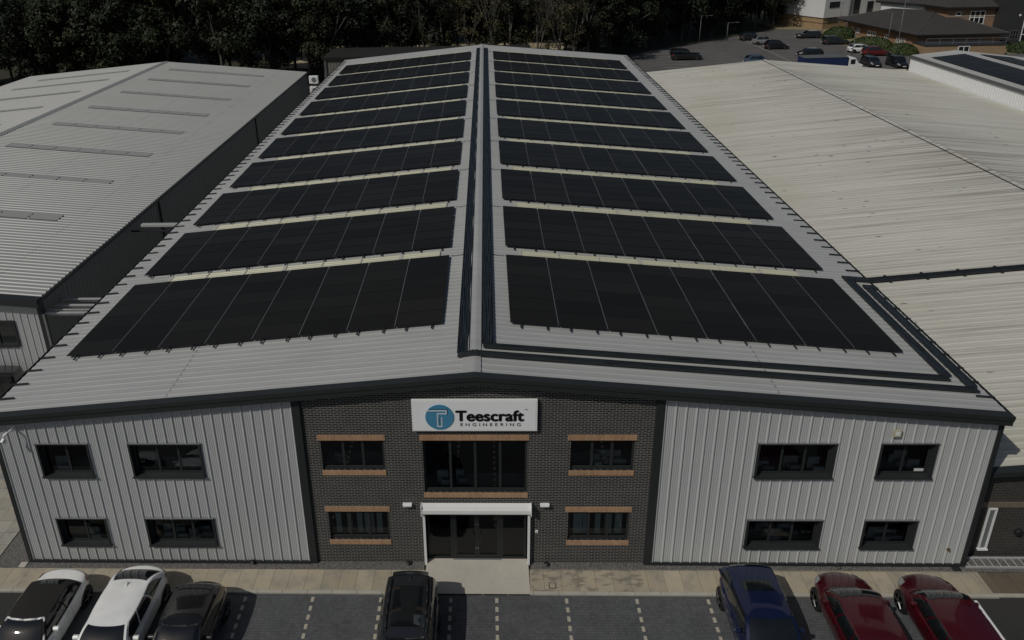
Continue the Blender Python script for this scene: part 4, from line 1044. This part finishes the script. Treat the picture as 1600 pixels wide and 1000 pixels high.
# ------------------------------------------------------------------ vegetation
def crown_mesh(name, seed, h0, h1, rad, nleaf, leaf, lobes=12, density=1.0):
    r = random.Random(seed); vs = []; fs = []
    cs = []
    for i in range(lobes):
        a = r.uniform(0, 6.28); q = r.random() ** .6 * rad * .72; z = h0 + (h1 - h0) * r.uniform(.12, .9)
        k = 1 - abs((z - (h0 + h1) / 2) / (h1 - h0)) * 1.1
        cs.append((q * math.cos(a) * (.5 + k), q * math.sin(a) * (.5 + k), z, rad * r.uniform(.28, .5)))
    for i in range(nleaf):
        c = r.choice(cs)
        th = r.uniform(0, 6.28); cz = r.uniform(-1, 1); sz = math.sqrt(1 - cz * cz); rr = c[3] * (.55 + .5 * r.random())
        p = Vector((c[0] + rr * sz * math.cos(th), c[1] + rr * sz * math.sin(th), c[2] + rr * cz * .85))
        nrm = Vector((sz * math.cos(th) + r.uniform(-.7, .7), sz * math.sin(th) + r.uniform(-.7, .7), cz + r.uniform(-.2, .9))).normalized()
        a = nrm.orthogonal().normalized(); a.rotate(Matrix.Rotation(r.uniform(0, 6.28), 3, nrm)); b = nrm.cross(a)
        s = leaf * r.uniform(.6, 1.35); o = len(vs)
        vs += [p - a * s * .5, p + b * s * .32, p + a * s * .55, p - b * s * .30]; fs.append((o, o + 1, o + 2, o + 3))
    me = bpy.data.meshes.new(name); me.from_pydata([tuple(v) for v in vs], [], fs); me.update(); return me
def limbs(mb, p, d, L_, r, depth, rr, spread=.5):
    q = p + d * L_; mb.bar(p, q, r, 5 if depth < 2 else 6, r * .65, cap=False)
    if depth <= 0: return
    for k in range(3 if depth > 1 else 2):
        e = (d + Vector((rr.uniform(-spread, spread), rr.uniform(-spread, spread), rr.uniform(-.05, .35)))).normalized()
        limbs(mb, p + d * L_ * rr.uniform(.55, 1.0), e, L_ * rr.uniform(.55, .8), r * .6, depth - 1, rr, spread)
def tree_proto(seed, kind):
    rr = random.Random(seed)
    root = empty("oak_tree" if kind == 'leafy' else "slender_tree" if kind == 'bare' else "ash_tree")
    mb = MB()
    if kind == 'leafy':
        limbs(mb, Vector((0, 0, -.3)), Vector((0, 0, 1)), 5.5, .28, 2, rr, .8); mb.build("trunk", MT['bark'], root, smooth=True)
        me = crown_mesh("crown", seed, .6, 15.5, 4.2, 7500, .42, 30)
        mt = MT['leaf_dark']
    elif kind == 'mid':
        limbs(mb, Vector((0, 0, -.3)), Vector((0, 0, 1)), 6.5, .22, 2, rr, .6); mb.build("trunk", MT['bark_pale'], root, smooth=True)
        me = crown_mesh("crown", seed, 2.4, 15.5, 3.3, 4900, .38, 20)
        mt = MT['leaf_olive']
    else:
        limbs(mb, Vector((0, 0, -.3)), Vector((rr.uniform(-.05, .05), 0, 1)).normalized(), 6.0, .15, 4, rr, .32); mb.build("trunk", MT['bark_pale'], root, smooth=True)
        me = crown_mesh("crown", seed, 3.0, 14, 2.6, 1500, .30, 16)
        mt = MT['leaf_pale']
    me.materials.append(mt)
    c = bpy.data.objects.new("crown", me); COL.objects.link(c); c.parent = root
    return root
PT_ = {k: [tree_proto(s, k) for s in ss] for k, ss in (('leafy', (1, 2, 3, 4)), ('mid', (11, 12, 13)), ('bare', (21, 22, 23)))}
used = set()
LBL = {'leafy': "dark oak", 'mid': "olive ash", 'bare': "slender sparse tree"}
def plant(kind, x, y, s, rz, lab=None, grp="trees in the belt behind the warehouses"):
    p = rnd.choice(PT_[kind])
    o = p if p.name not in used else copy_tree(p)
    used.add(p.name); o.location = (x, y, -.1); o.rotation_euler = (0, 0, rz); o.scale = (s, s, s * rnd.uniform(.92, 1.12))
    where = ("at the far left behind the grey neighbouring roof" if x < -45 else "behind the ridge of the grey neighbouring roof" if x < -22 else "behind the dark rear shed" if x < -4
             else "behind the main roof ridge" if x < 8 else "behind the right end of the main roof" if x < 24 else "beside the near edge of the rear car park" if x < 46 else "at the far corner of the rear car park")
    depth = "front row" if y < edge_y(x) + 5.2 else "second row" if y < edge_y(x) + 14 else "back row"
    tag(o, f"{LBL[kind]}, {depth} {where}", "tree", f"{depth} trees {where}")
def edge_y(x):
    if x < 16: return 91.0
    if x < 26: return 108 + (x - 17) * .75
    return 117.5 + (x - 26) * .755
x = -84.0
while x < 72:
    yb_ = edge_y(x) + (3.0 if x >= 16 else 0)
    if x < -22: ks = ['leafy', 'leafy', 'mid']
    elif x < 3: ks = ['mid', 'mid', 'mid', 'bare']
    elif x < 17: ks = ['bare', 'bare', 'mid']
    else: ks = ['leafy', 'leafy', 'mid']
    if -24 < x < 17: yb_ = 97
    plant(rnd.choice(ks), x + rnd.uniform(-1, 1), yb_ + rnd.uniform(-1.5, 1.5), rnd.uniform(.85, 1.15), rnd.uniform(0, 6.28))
    if x < 62: plant(rnd.choice(ks), x + 2 + rnd.uniform(-1, 1), yb_ + 6.5 + rnd.uniform(-1.5, 1.5), rnd.uniform(.95, 1.25), rnd.uniform(0, 6.28))
    x += 4.0 if x < -22 or x > 17 else 3.4
x = -90.0
while x < 70:
    yb_ = edge_y(x) + (41 if -34 < x < 14 else 24) if x < 16 else edge_y(x) + 16
    plant('leafy', x + rnd.uniform(-2, 2), yb_ + rnd.uniform(-2, 2), rnd.uniform(1.15, 1.45), rnd.uniform(0, 6.28)); x += 5.5
for ps in PT_.values():
    for p in ps:
        if p.name not in used:
            for ch in list(p.children): bpy.data.objects.remove(ch)
            bpy.data.objects.remove(p)
def bush(x, y, rx, ry, h, lab, seed):
    o = tag(empty("bush", (x, y, 0)), lab, "bush", "clipped bushes by the rear car park")
    me = crown_mesh("foliage", seed, 0, 2, 1, 10, .1); r = random.Random(seed); vs = []; fs = []
    for i in range(2600):
        th = r.uniform(0, 6.28); cz = r.random(); sz = math.sqrt(1 - cz * cz); q = .86 + .18 * r.random()
        p = Vector((rx * sz * math.cos(th) * q, ry * sz * math.sin(th) * q, h * cz * q)); nrm = Vector((sz * math.cos(th), sz * math.sin(th), cz + .2)) + Vector((r.uniform(-.6, .6), r.uniform(-.6, .6), r.uniform(-.6, .6)))
        nrm.normalize(); a = nrm.orthogonal().normalized(); b = nrm.cross(a); s = .24 * r.uniform(.7, 1.3); k = len(vs)
        vs += [p - a * s, p + b * s * .7, p + a * s, p - b * s * .7]; fs.append((k, k + 1, k + 2, k + 3))
    me = bpy.data.meshes.new("foliage"); me.from_pydata([tuple(v) for v in vs], [], fs); me.materials.append(MT['leaf_bush']); me.update()
    c = bpy.data.objects.new("foliage", me); COL.objects.link(c); c.parent = o
    MB().bar((0, 0, -.05), (0, 0, h * .7), .12, 6).build("stem", MT['bark'], o)
bush(69.3, 129.8, 3.0, 2.4, 2.0, "round green bush nearest the white office", 31)
bush(70.0, 117.8, 3.4, 4.2, 1.7, "long clipped hedge along the left of the hipped office", 32)
bush(71.3, 109.9, 2.6, 2.2, 1.7, "small green bush at the corner of the brick annex", 33)
bush(92.6, 109.5, 3.4, 2.4, 1.9, "green bush at the right edge before the charcoal building", 34)
bush(90.5, 114.5, 2.2, 1.3, 1.2, "yellow green shrub at the foot of the large brick office", 35)

# ------------------------------------------------------------------ cars
def lerp(a, b, t): return a + (b - a) * t
def curve(pts, t):
    if t <= pts[0][0]: return pts[0][1]
    for (a, va), (b, vb) in zip(pts, pts[1:]):
        if t <= b:
            k = (t - a) / (b - a); k = k * k * (3 - 2 * k); return va + (vb - va) * k
    return pts[-1][1]
def make_car(name, label, cat, loc, rz, paint_m, L=4.5, W=1.85, H=1.45, belt=.95, nose=.72, tail=.92, rgb=.35, rr=1.0, rf=2.55, wsb=3.35, roofw=.60, roof_mat=None,
             glass_roof=None, rails=False, antenna=None, soft=False, chrome=False, group=None, spoiler=False, win_split=(.52,), body_dark=False, handles=True, sunroof=None, boxy=.0):
    """y axis: rear bumper at 0, nose at L. origin under the rear bumper's centre"""
    c = empty(name, loc, rz); tag(c, label, cat, group)
    zd_pts = [(0, tail - .16), (.12, tail - .03), (rgb, tail), (rgb + .5, belt), (wsb - .3, belt), (wsb, belt - .0), (wsb + .45, lerp(belt, nose, .30)), (L - .22, nose), (L - .05, nose - .10), (L, nose - .20)]
    w_pts = [(0, .80), (.10, .90), (.30, .965), (.75, 1.0), (L - 1.2, 1.0), (L - .5, .955), (L - .16, .86), (L, .68)]
    zl_pts = [(0, .36), (.3, .24), (L - .4, .22), (L, .30)]
    sts = [0, .05, .12, .22, .35, .5, .75, 1.0, 1.3, 1.7, 2.1, 2.5, 2.9, 3.2, 3.5, 3.8, 4.05, 4.25, 4.4]
    sts = [s * L / 4.5 for s in sts] + [L - .05, L]
    def sec(y):
        zd = curve(zd_pts, y); hw = W / 2 * curve(w_pts, y); zl = curve(zl_pts, y)
        cr = .035
        zs = max(zl + .25, min(zd - .06, .62 + .0 * y))
        half = [(0, zd + cr), (.45 * hw, zd + cr * .8), (.78 * hw, zd + .01), (.90 * hw, zd - .025), (.965 * hw, zd - .10), (1.0 * hw, (zd + zs) / 2 - .02), (1.0 * hw, zs - .05), (.985 * hw, (zs + zl) / 2), (.95 * hw, zl + .03), (.86 * hw, zl - .02)]
        return half
    m = MB(); rows = []
    for y in sts:
        h_ = sec(y); row = [(-x, z) for x, z in h_[:0:-1]] + h_
        rows.append([(x, y + .30 * (abs(x) / (W * .46)) ** 2.6 * max(0, 1 - y / .9) - .34 * (abs(x) / (W * .46)) ** 2.6 * max(0, 1 - (L - y) / 1.0), z) for x, z in row])
    n = len(rows[0]); vs = [v for r_ in rows for v in r_]
    fs = [(i * n + j, i * n + j + 1, (i + 1) * n + j + 1, (i + 1) * n + j) for i in range(len(rows) - 1) for j in range(n - 1)]
    fs = [f[::-1] for f in fs]
    fs += [tuple(range(n)), tuple(range(len(vs) - 1, len(vs) - n - 1, -1))]
    fs += [((i + 1) * n, i * n, i * n + n - 1, (i + 1) * n + n - 1) for i in range(len(rows) - 1)]
    body = m.add(vs, fs).build("body", paint_m, c, smooth=True)
    sb = body.modifiers.new("subdivision", 'SUBSURF'); sb.levels = 1; sb.render_levels = 1
    # greenhouse
    if handles:
        m = MB()
        def sp(x, y, z): return (x, y + .30 * (abs(x) / (W * .46)) ** 2.6 * max(0, 1 - y / .9) - .34 * (abs(x) / (W * .46)) ** 2.6 * max(0, 1 - (L - y) / 1.0), z)
        for sg in (-1, 1):
            for yy in (rr + .12, (rr + wsb) / 2 + .05, wsb - .25):
                h2 = sec(yy); m.tube([(sg * (x_ - .004), yy, z_ - .004) for x_, z_ in h2[4:9]], .006, 4)
        for yy, k in ((wsb + .28, 4), (L - .30, 4), (.16, 5)):
            h2 = sec(yy)[:k]; P_ = [sp(-x_, yy, z_ - .006) for x_, z_ in h2[:0:-1]] + [sp(x_, yy, z_ - .006) for x_, z_ in h2]
            m.tube(P_, .007, 4)
        m.build("shut_lines", MT['black'], c)
    wb = W / 2 * .90; wr = W / 2 * (roofw + .17)
    zb = belt - .03
    def tf(v): return lerp(wsb, rf, v ** .92)
    def tr(v): return lerp(rgb, rr, v ** (1.0 + boxy) if not soft else v ** 1.35)
    def hw_(v): return lerp(wb, wr, v ** 1.1)
    def zz(v): return lerp(zb, H - .055, math.sin(v * math.pi / 2) ** .92)
    def corner(s): return 1 - abs(2 * s - 1) ** 2.6
    def GH(side, s, v, off=0.0):
        if side == 'F': return Vector((lerp(-1, 1, s) * (hw_(v) - .0 + off * 0), tf(v) + .16 * corner(s) * (1 - .35 * v) + off * .8, zz(v) + off * .8))
        if side == 'R': return Vector((lerp(-1, 1, s) * (hw_(v)), tr(v) - .15 * corner(s) * (1 - .35 * v) - off * .8, zz(v) + off * .8))
        sg = 1 if side == 'S+' else -1
        y = lerp(tr(v), tf(v), s); return Vector((sg * (hw_(v) + .045 * math.sin(math.pi * s) + off), y, zz(v)))
    def roofP(s, t, off=0.0):
        x0_ = hw_(1) + .045 * math.sin(math.pi * t)
        yf_, yr_ = tf(1) + .16 * corner(s) * .65, tr(1) - .15 * corner(s) * .65
        y = lerp(yr_, yf_, t); x = lerp(-1, 1, s) * (x0_ if 0 < t < 1 else hw_(1))
        e = (1 - abs(2 * s - 1) ** 2.5) * (1 - abs(2 * t - 1) ** 3.5)
        return Vector((x, y, zz(1) + .058 * e + off))
    rmat = roof_mat or paint_m
    m = MB()
    m.grid(lambda s, v: GH('F', s, v), 10, 6); m.grid(lambda s, v: GH('R', s, v), 10, 6, flip=True)
    m.grid(lambda s, v: GH('S+', s, v), 12, 6, flip=False); m.grid(lambda s, v: GH('S-', s, v), 12, 6, flip=True)
    m.build("pillars", FABRIC if soft else paint_m, c, smooth=True)
    rf_o = MB().grid(lambda s, t: roofP(s, t, .002), 14, 14).build("roof", FABRIC if soft else rmat, c, smooth=True)
    def patch(nm, side, s0, s1, v0, v1, mat, off=.008, nu=10, nv=6, parent=None):
        return MB().grid(lambda s, v: GH(side, lerp(s0, s1, s), lerp(v0, v1, v), off), nu, nv, flip=side in ('R', 'S-')).build(nm, mat, parent or c, smooth=True)
    patch("windscreen", 'F', .05, .95, .08, .93, MT['carglass'])
    if soft:
        patch("rear_window", 'R', .22, .78, .35, .75, MT['carglass'])
        m = MB(); hwf = hw_(1)
        m.tube([GH('F', 0, .0, .02) + Vector((-.01, 0, 0)), GH('F', 0, 1, .02), GH('F', .15, 1, .02), GH('F', .5, 1, .02), GH('F', .85, 1, .02), GH('F', 1, 1, .02), GH('F', 1, .0, .02) + Vector((.01, 0, 0))], .035, 8)
        m.build("windscreen_frame", paint_m, c, smooth=True)
    else:
        patch("rear_window", 'R', .07, .93, .16, .92, MT['carglass'])
    cuts = [.06] + list(win_split) + [.95]
    for side in ('S+', 'S-'):
        for a, b in zip(cuts, cuts[1:]):
            patch("side_window", side, a + .012, b - .012, .10, .88, MT['carglass'], .007, 6, 5)
        if chrome:
            m = MB(); m.tube([GH(side, s, .07, .014) for s in (.03, .2, .4, .6, .8, .97)], .013, 5); m.build("window_trim", MT['chrome'], c)
    if glass_roof:
        MB().grid(lambda s, t: roofP(lerp(.17, .83, s), lerp(glass_roof[0], glass_roof[1], t), .010), 10, 10).build("glass_roof", MT['carglass'], rf_o, smooth=True)
    if rails:
        for sg in (-1, 1):
            pts = [roofP(.5 + sg * .43, t, h_) for t, h_ in ((.04, .01), (.09, .06), (.3, .065), (.5, .065), (.7, .065), (.9, .06), (.96, .01))]
            MB().tube(pts, .02, 6).build("roof_rail", MT['black'] if rails == 'b' else MT['chrome'], c, smooth=True)
    if antenna is not None:
        p = roofP(.5, antenna, 0); m = MB().add([p + Vector((-.03, .12, .0)), p + Vector((.03, .12, 0)), p + Vector((.03, -.10, 0)), p + Vector((-.03, -.10, 0)), p + Vector((0, -.09, .09))], [(0, 1, 4), (1, 2, 4), (2, 3, 4), (3, 0, 4)])
        m.build("aerial", paint_m if not body_dark else MT['black'], rf_o)
    if spoiler:
        MB().grid(lambda s, t: roofP(lerp(.06, .94, s), 0, .02) + Vector((0, -.20 * t, -.025 * t)), 8, 2).build("spoiler", paint_m, c, smooth=True)
        c.children[-1].modifiers.new("solidify", 'SOLIDIFY').thickness = .03
    # lights
    for sg in (-1, 1):
        def lampP(s, v, rear, sg=sg):
            y = lerp(.02, .30, s) if rear else lerp(L - .05, L - .50, s); h2 = sec(y)
            a, b = (3, 5) if rear else (2, 4)
            x0_, z0_ = h2[a]; x1_, z1_ = h2[b]
            xx_ = lerp(x0_, x1_, v) + .012
            dy = .30 * (xx_ / (W * .46)) ** 2.6 * max(0, 1 - y / .9) - .34 * (xx_ / (W * .46)) ** 2.6 * max(0, 1 - (L - y) / 1.0)
            return Vector((sg * xx_, y + dy + (-.012 if rear else .012), lerp(z0_, z1_, v) + .014))
        MB().grid(lambda s, v: lampP(s, v, True), 5, 3).build("tail_light", RED_L, c, smooth=True)
        MB().grid(lambda s, v: lampP(s, v, False), 5, 3).build("headlight", CLR_L, c, smooth=True)
        # mirrors
        m = MB(); my = wsb - .55
        xx = sg * (W / 2 * .93)
        m.prism([(my - .06, belt - .02), (my + .06, belt - .02), (my + .08, belt + .06), (my + .03, belt + .12), (my - .06, belt + .11)], 0, xx, xx + sg * .21)
        m.build("mirror", paint_m, c, bevel=.025)
        if handles:
            for hy in (rr + .25, rr + 1.25):
                MB().box(sg * W / 2 * .985 - .02, sg * W / 2 * .985 + .02, hy, hy + .18, belt - .16, belt - .13).build("door_handle", MT['chrome'] if chrome else paint_m, c)
        for wy in (.80 * L / 4.5, L - .88):
            rt_ = .335
            m = MB().lathe([(rt_ + .055, sg * (W / 2 - .25)), (rt_ + .055, sg * (W / 2 - .02)), (rt_ + .03, sg * (W / 2 + .006)), (.0, sg * (W / 2 + .004))], 24, 0, (0, wy, rt_ + .0)); m.build("wheel_arch", MT['black'], c)
            m = MB().lathe([(rt_ - .05, sg * (W / 2 - .22)), (rt_, sg * (W / 2 - .20)), (rt_, sg * (W / 2 - .01)), (rt_ - .03, sg * (W / 2 + .022)), (rt_ - .08, sg * (W / 2 + .026))], 24, 0, (0, wy, rt_))
            wh = m.build("wheel", MT['black'], c, smooth=True)
            m = MB().lathe([(rt_ - .085, sg * (W / 2 + .026)), (rt_ - .10, sg * (W / 2 + .012))], 20, 0, (0, wy, rt_))
            for k in range(5):
                a = k * 2 * math.pi / 5; m.bar((sg * (W / 2 + .024), wy, rt_), (sg * (W / 2 + .026), wy + .235 * math.cos(a), rt_ + .235 * math.sin(a)), .032, 5)
            m.build("rim", MT['alloy'], wh)
    # number plates and bumpers
    MB().box(-.26, .26, -.035, -.012, .52, .63).build("number_plate", simple("yellow plate", (.5, .38, .05), .5) if 'npy' not in MT else MT['npy'], c)
    if 'npy' not in MT: MT['npy'] = c.children[-1].data.materials[0]
    MB().box(-.26, .26, L + .004, L + .02, .36, .47).build("number_plate", MT['white'], c)
    MB().grid(lambda s, t: Vector((lerp(-.5, .5, s) * W * .62, L + .006 - .10 * abs(2 * s - 1) ** 2.2, lerp(.30, .34 + .18, t))), 8, 2).build("grille", MT['black'], c)
    for w3 in (-.3, .3):
        p = GH('F', .5 + w3 * .4, .06, .03)
        MB().bar(p, p + Vector((-.45 * (1 if w3 > 0 else 1), -.10, .10)), .008, 4).build("wiper", MT['black'], c)
    return c
G1 = "cars parked in front of the warehouse"
Z0 = -.06
PI = math.pi
make_car("convertible", "white convertible with a black fabric roof, leftmost car in the bays", "car", (-15.78, -1.08, Z0), PI, P_WHITE, L=4.3, W=1.90, H=1.46, belt=.98, tail=.97, nose=.74, rgb=.75, rr=1.55, rf=2.55, wsb=3.2, roofw=.48, soft=True, group=G1, win_split=(.45,))
make_car("saloon_car", "white saloon with white roof and shark fin aerial, second car from the left", "car", (-12.95, -.95, Z0), PI, P_WHITE, L=4.75, W=1.93, H=1.47, belt=.98, tail=1.02, nose=.74, rgb=.38, rr=1.30, rf=2.85, wsb=3.65, roofw=.52, antenna=.12, group=G1, win_split=(.36, .68))
make_car("coupe", "small black car in the shade beside the white saloon", "car", (-10.5, -1.62, Z0), PI, P_BLACK, L=4.2, W=1.84, H=1.50, belt=.98, tail=.98, nose=.74, rgb=.35, rr=.95, rf=2.15, wsb=2.95, roofw=.56, spoiler=True, group=G1, body_dark=True)
make_car("sports_utility_vehicle", "dark grey SUV with glass roof and black roof rails near the entrance", "car", (-3.07, -1.75, Z0), PI, P_GREY, L=4.75, W=2.0, H=1.70, belt=1.05, tail=1.06, nose=.92, rgb=.08, rr=.40, rf=2.60, wsb=3.35, roofw=.53, glass_roof=(.20, .86), rails='b', antenna=.07, spoiler=True, group=G1, boxy=-.3, body_dark=True, win_split=(.34, .66))
make_car("hatchback", "navy blue car parked below the right hand windows", "car", (8.72, -.98, Z0), PI, P_BLUE, L=4.45, W=1.98, H=1.58, belt=1.02, tail=1.02, nose=.82, rgb=.12, rr=.62, rf=2.45, wsb=3.2, roofw=.55, glass_roof=(.30, .52), antenna=None, group=G1, boxy=-.2, win_split=(.34, .66))
make_car("red_car", "red car with nose to the wall, left of the two red cars", "car", (12.0, -5.35, Z0), 0, P_RED, L=4.45, W=1.94, H=1.52, belt=1.0, tail=1.0, nose=.80, rgb=.2, rr=.7, rf=2.55, wsb=3.38, roofw=.56, chrome=True, group=G1, win_split=(.34, .66))
make_car("red_car", "red car with nose to the wall, rightmost car by the white line", "car", (14.88, -5.42, Z0), 0, P_RED, L=4.45, W=1.94, H=1.52, belt=1.0, tail=1.0, nose=.80, rgb=.2, rr=.7, rf=2.55, wsb=3.38, roofw=.56, chrome=True, group=G1, win_split=(.34, .66))
make_car("black_van", "black glossy van half hidden behind the left roof edge", "van", (-23.2, 8.62, Z0), PI / 2, P_BLACK, L=4.9, W=2.1, H=2.75, belt=1.5, tail=1.5, nose=1.1, rgb=.12, rr=.28, rf=3.4, wsb=4.2, roofw=.68, boxy=-.3, win_split=(.34, .66))
G2 = "cars in the rear car park"
def fc(name, lab, x, y, ang, p, **k): make_car(name, lab, "car", (x, y, -.03), ang, p, group=G2, handles=False, **k)
E_ = -PI / 2
fc("pickup_truck", "large black off road vehicle alone in the rear car park", 31.1, 107.6, E_, P_BLACK, L=5.4, W=2.0, H=1.85, belt=1.1, tail=1.1, nose=1.05, rgb=.1, rr=.45, rf=2.7, wsb=3.4, rails='b')
fc("hatchback", "dark grey hatchback nearest the trees in the row of three", 49.2, 128.0, E_, P_GREY, L=4.5, H=1.6)
fc("hatchback", "silver car in the middle of the row of three", 50.0, 122.8, E_, P_SILVER, L=4.5, H=1.5, group=None) if False else make_car("hatchback", "silver car in the middle of the row of three", "car", (50.0, 122.8, -.03), E_, P_SILVER, group=G2, handles=False, L=4.5, H=1.6)
fc("saloon_car", "black car nearest the camera in the row of three", 50.3, 117.3, E_, P_BLACK, L=4.6, H=1.6)
fc("saloon_car", "dark blue saloon beside the dry verge", 65.8, 129.6, -E_, P_GREY, L=5.0, H=1.5)
fc("estate_car", "dark estate car in front of the clipped hedge", 62.4, 121.4, E_, P_GREY, L=5.2, H=1.6, rr=.6)
fc("hatchback", "black car low in the middle of the rear car park", 57.6, 109.0, -E_, P_BLACK, L=4.5, H=1.4)
fc("hatchback", "white hatchback parked beside the bright red car", 63.0, 112.0, E_, P_WHITE, L=4.4, H=1.45)
fc("red_car", "bright red car in the rear car park", 63.8, 108.6, E_, P_RED2, L=4.9, H=1.6)
fc("hatchback", "dark car just above the beige roof near the lorry cab", 61.0, 101.5, PI, P_GREY, L=4.4, H=1.5)
fc("hatchback", "black car by the corner of the white shed", 64.6, 100.6, PI, P_BLACK, L=4.6, H=1.7)
fc("saloon_car", "light blue car partly hidden by the beige roof ridge", 41.9, 102.3, E_, P_LBLUE, L=4.6, H=1.5)
# lorry
o = tag(empty("lorry", (50.5, 92.5, 0), R(3)), "lorry with blue sided trailer and white cab behind the beige roof", "lorry")
MB().box(-3.4, 3.1, -1.2, 1.2, 1.0, 2.75).build("trailer_body", simple("blue tarpaulin", (.015, .03, .11), .6), o)
MB().box(-3.45, 3.15, -1.25, 1.25, 2.75, 2.83).build("trailer_roof", simple("grey trailer roof", (.14, .15, .15), .6), o)
MB().prism([(3.3, .5), (3.3, 2.6), (4.3, 2.6), (4.9, 1.75), (5.5, 1.6), (5.5, .5)], 1, -1.05, 1.05).build("cab", MT['white'], o, bevel=.06)
MB().add([(4.38, -.90, 2.53), (4.93, -.90, 1.80), (4.93, .90, 1.80), (4.38, .90, 2.53)], [(0, 1, 2, 3)]).build("windscreen", MT['carglass'], o)
MB().box(3.6, 4.3, -1.07, -1.05, 1.7, 2.4).build("side_window", MT['carglass'], o)
for x in (-2.7, -1.5, 4.6):
    for s in (-1, 1): MB().lathe([(.45, s * .75), (.45, s * 1.08), (.2, s * 1.1)], 18, 1, (x, 0, .45)).build("wheel", MT['black'], o)
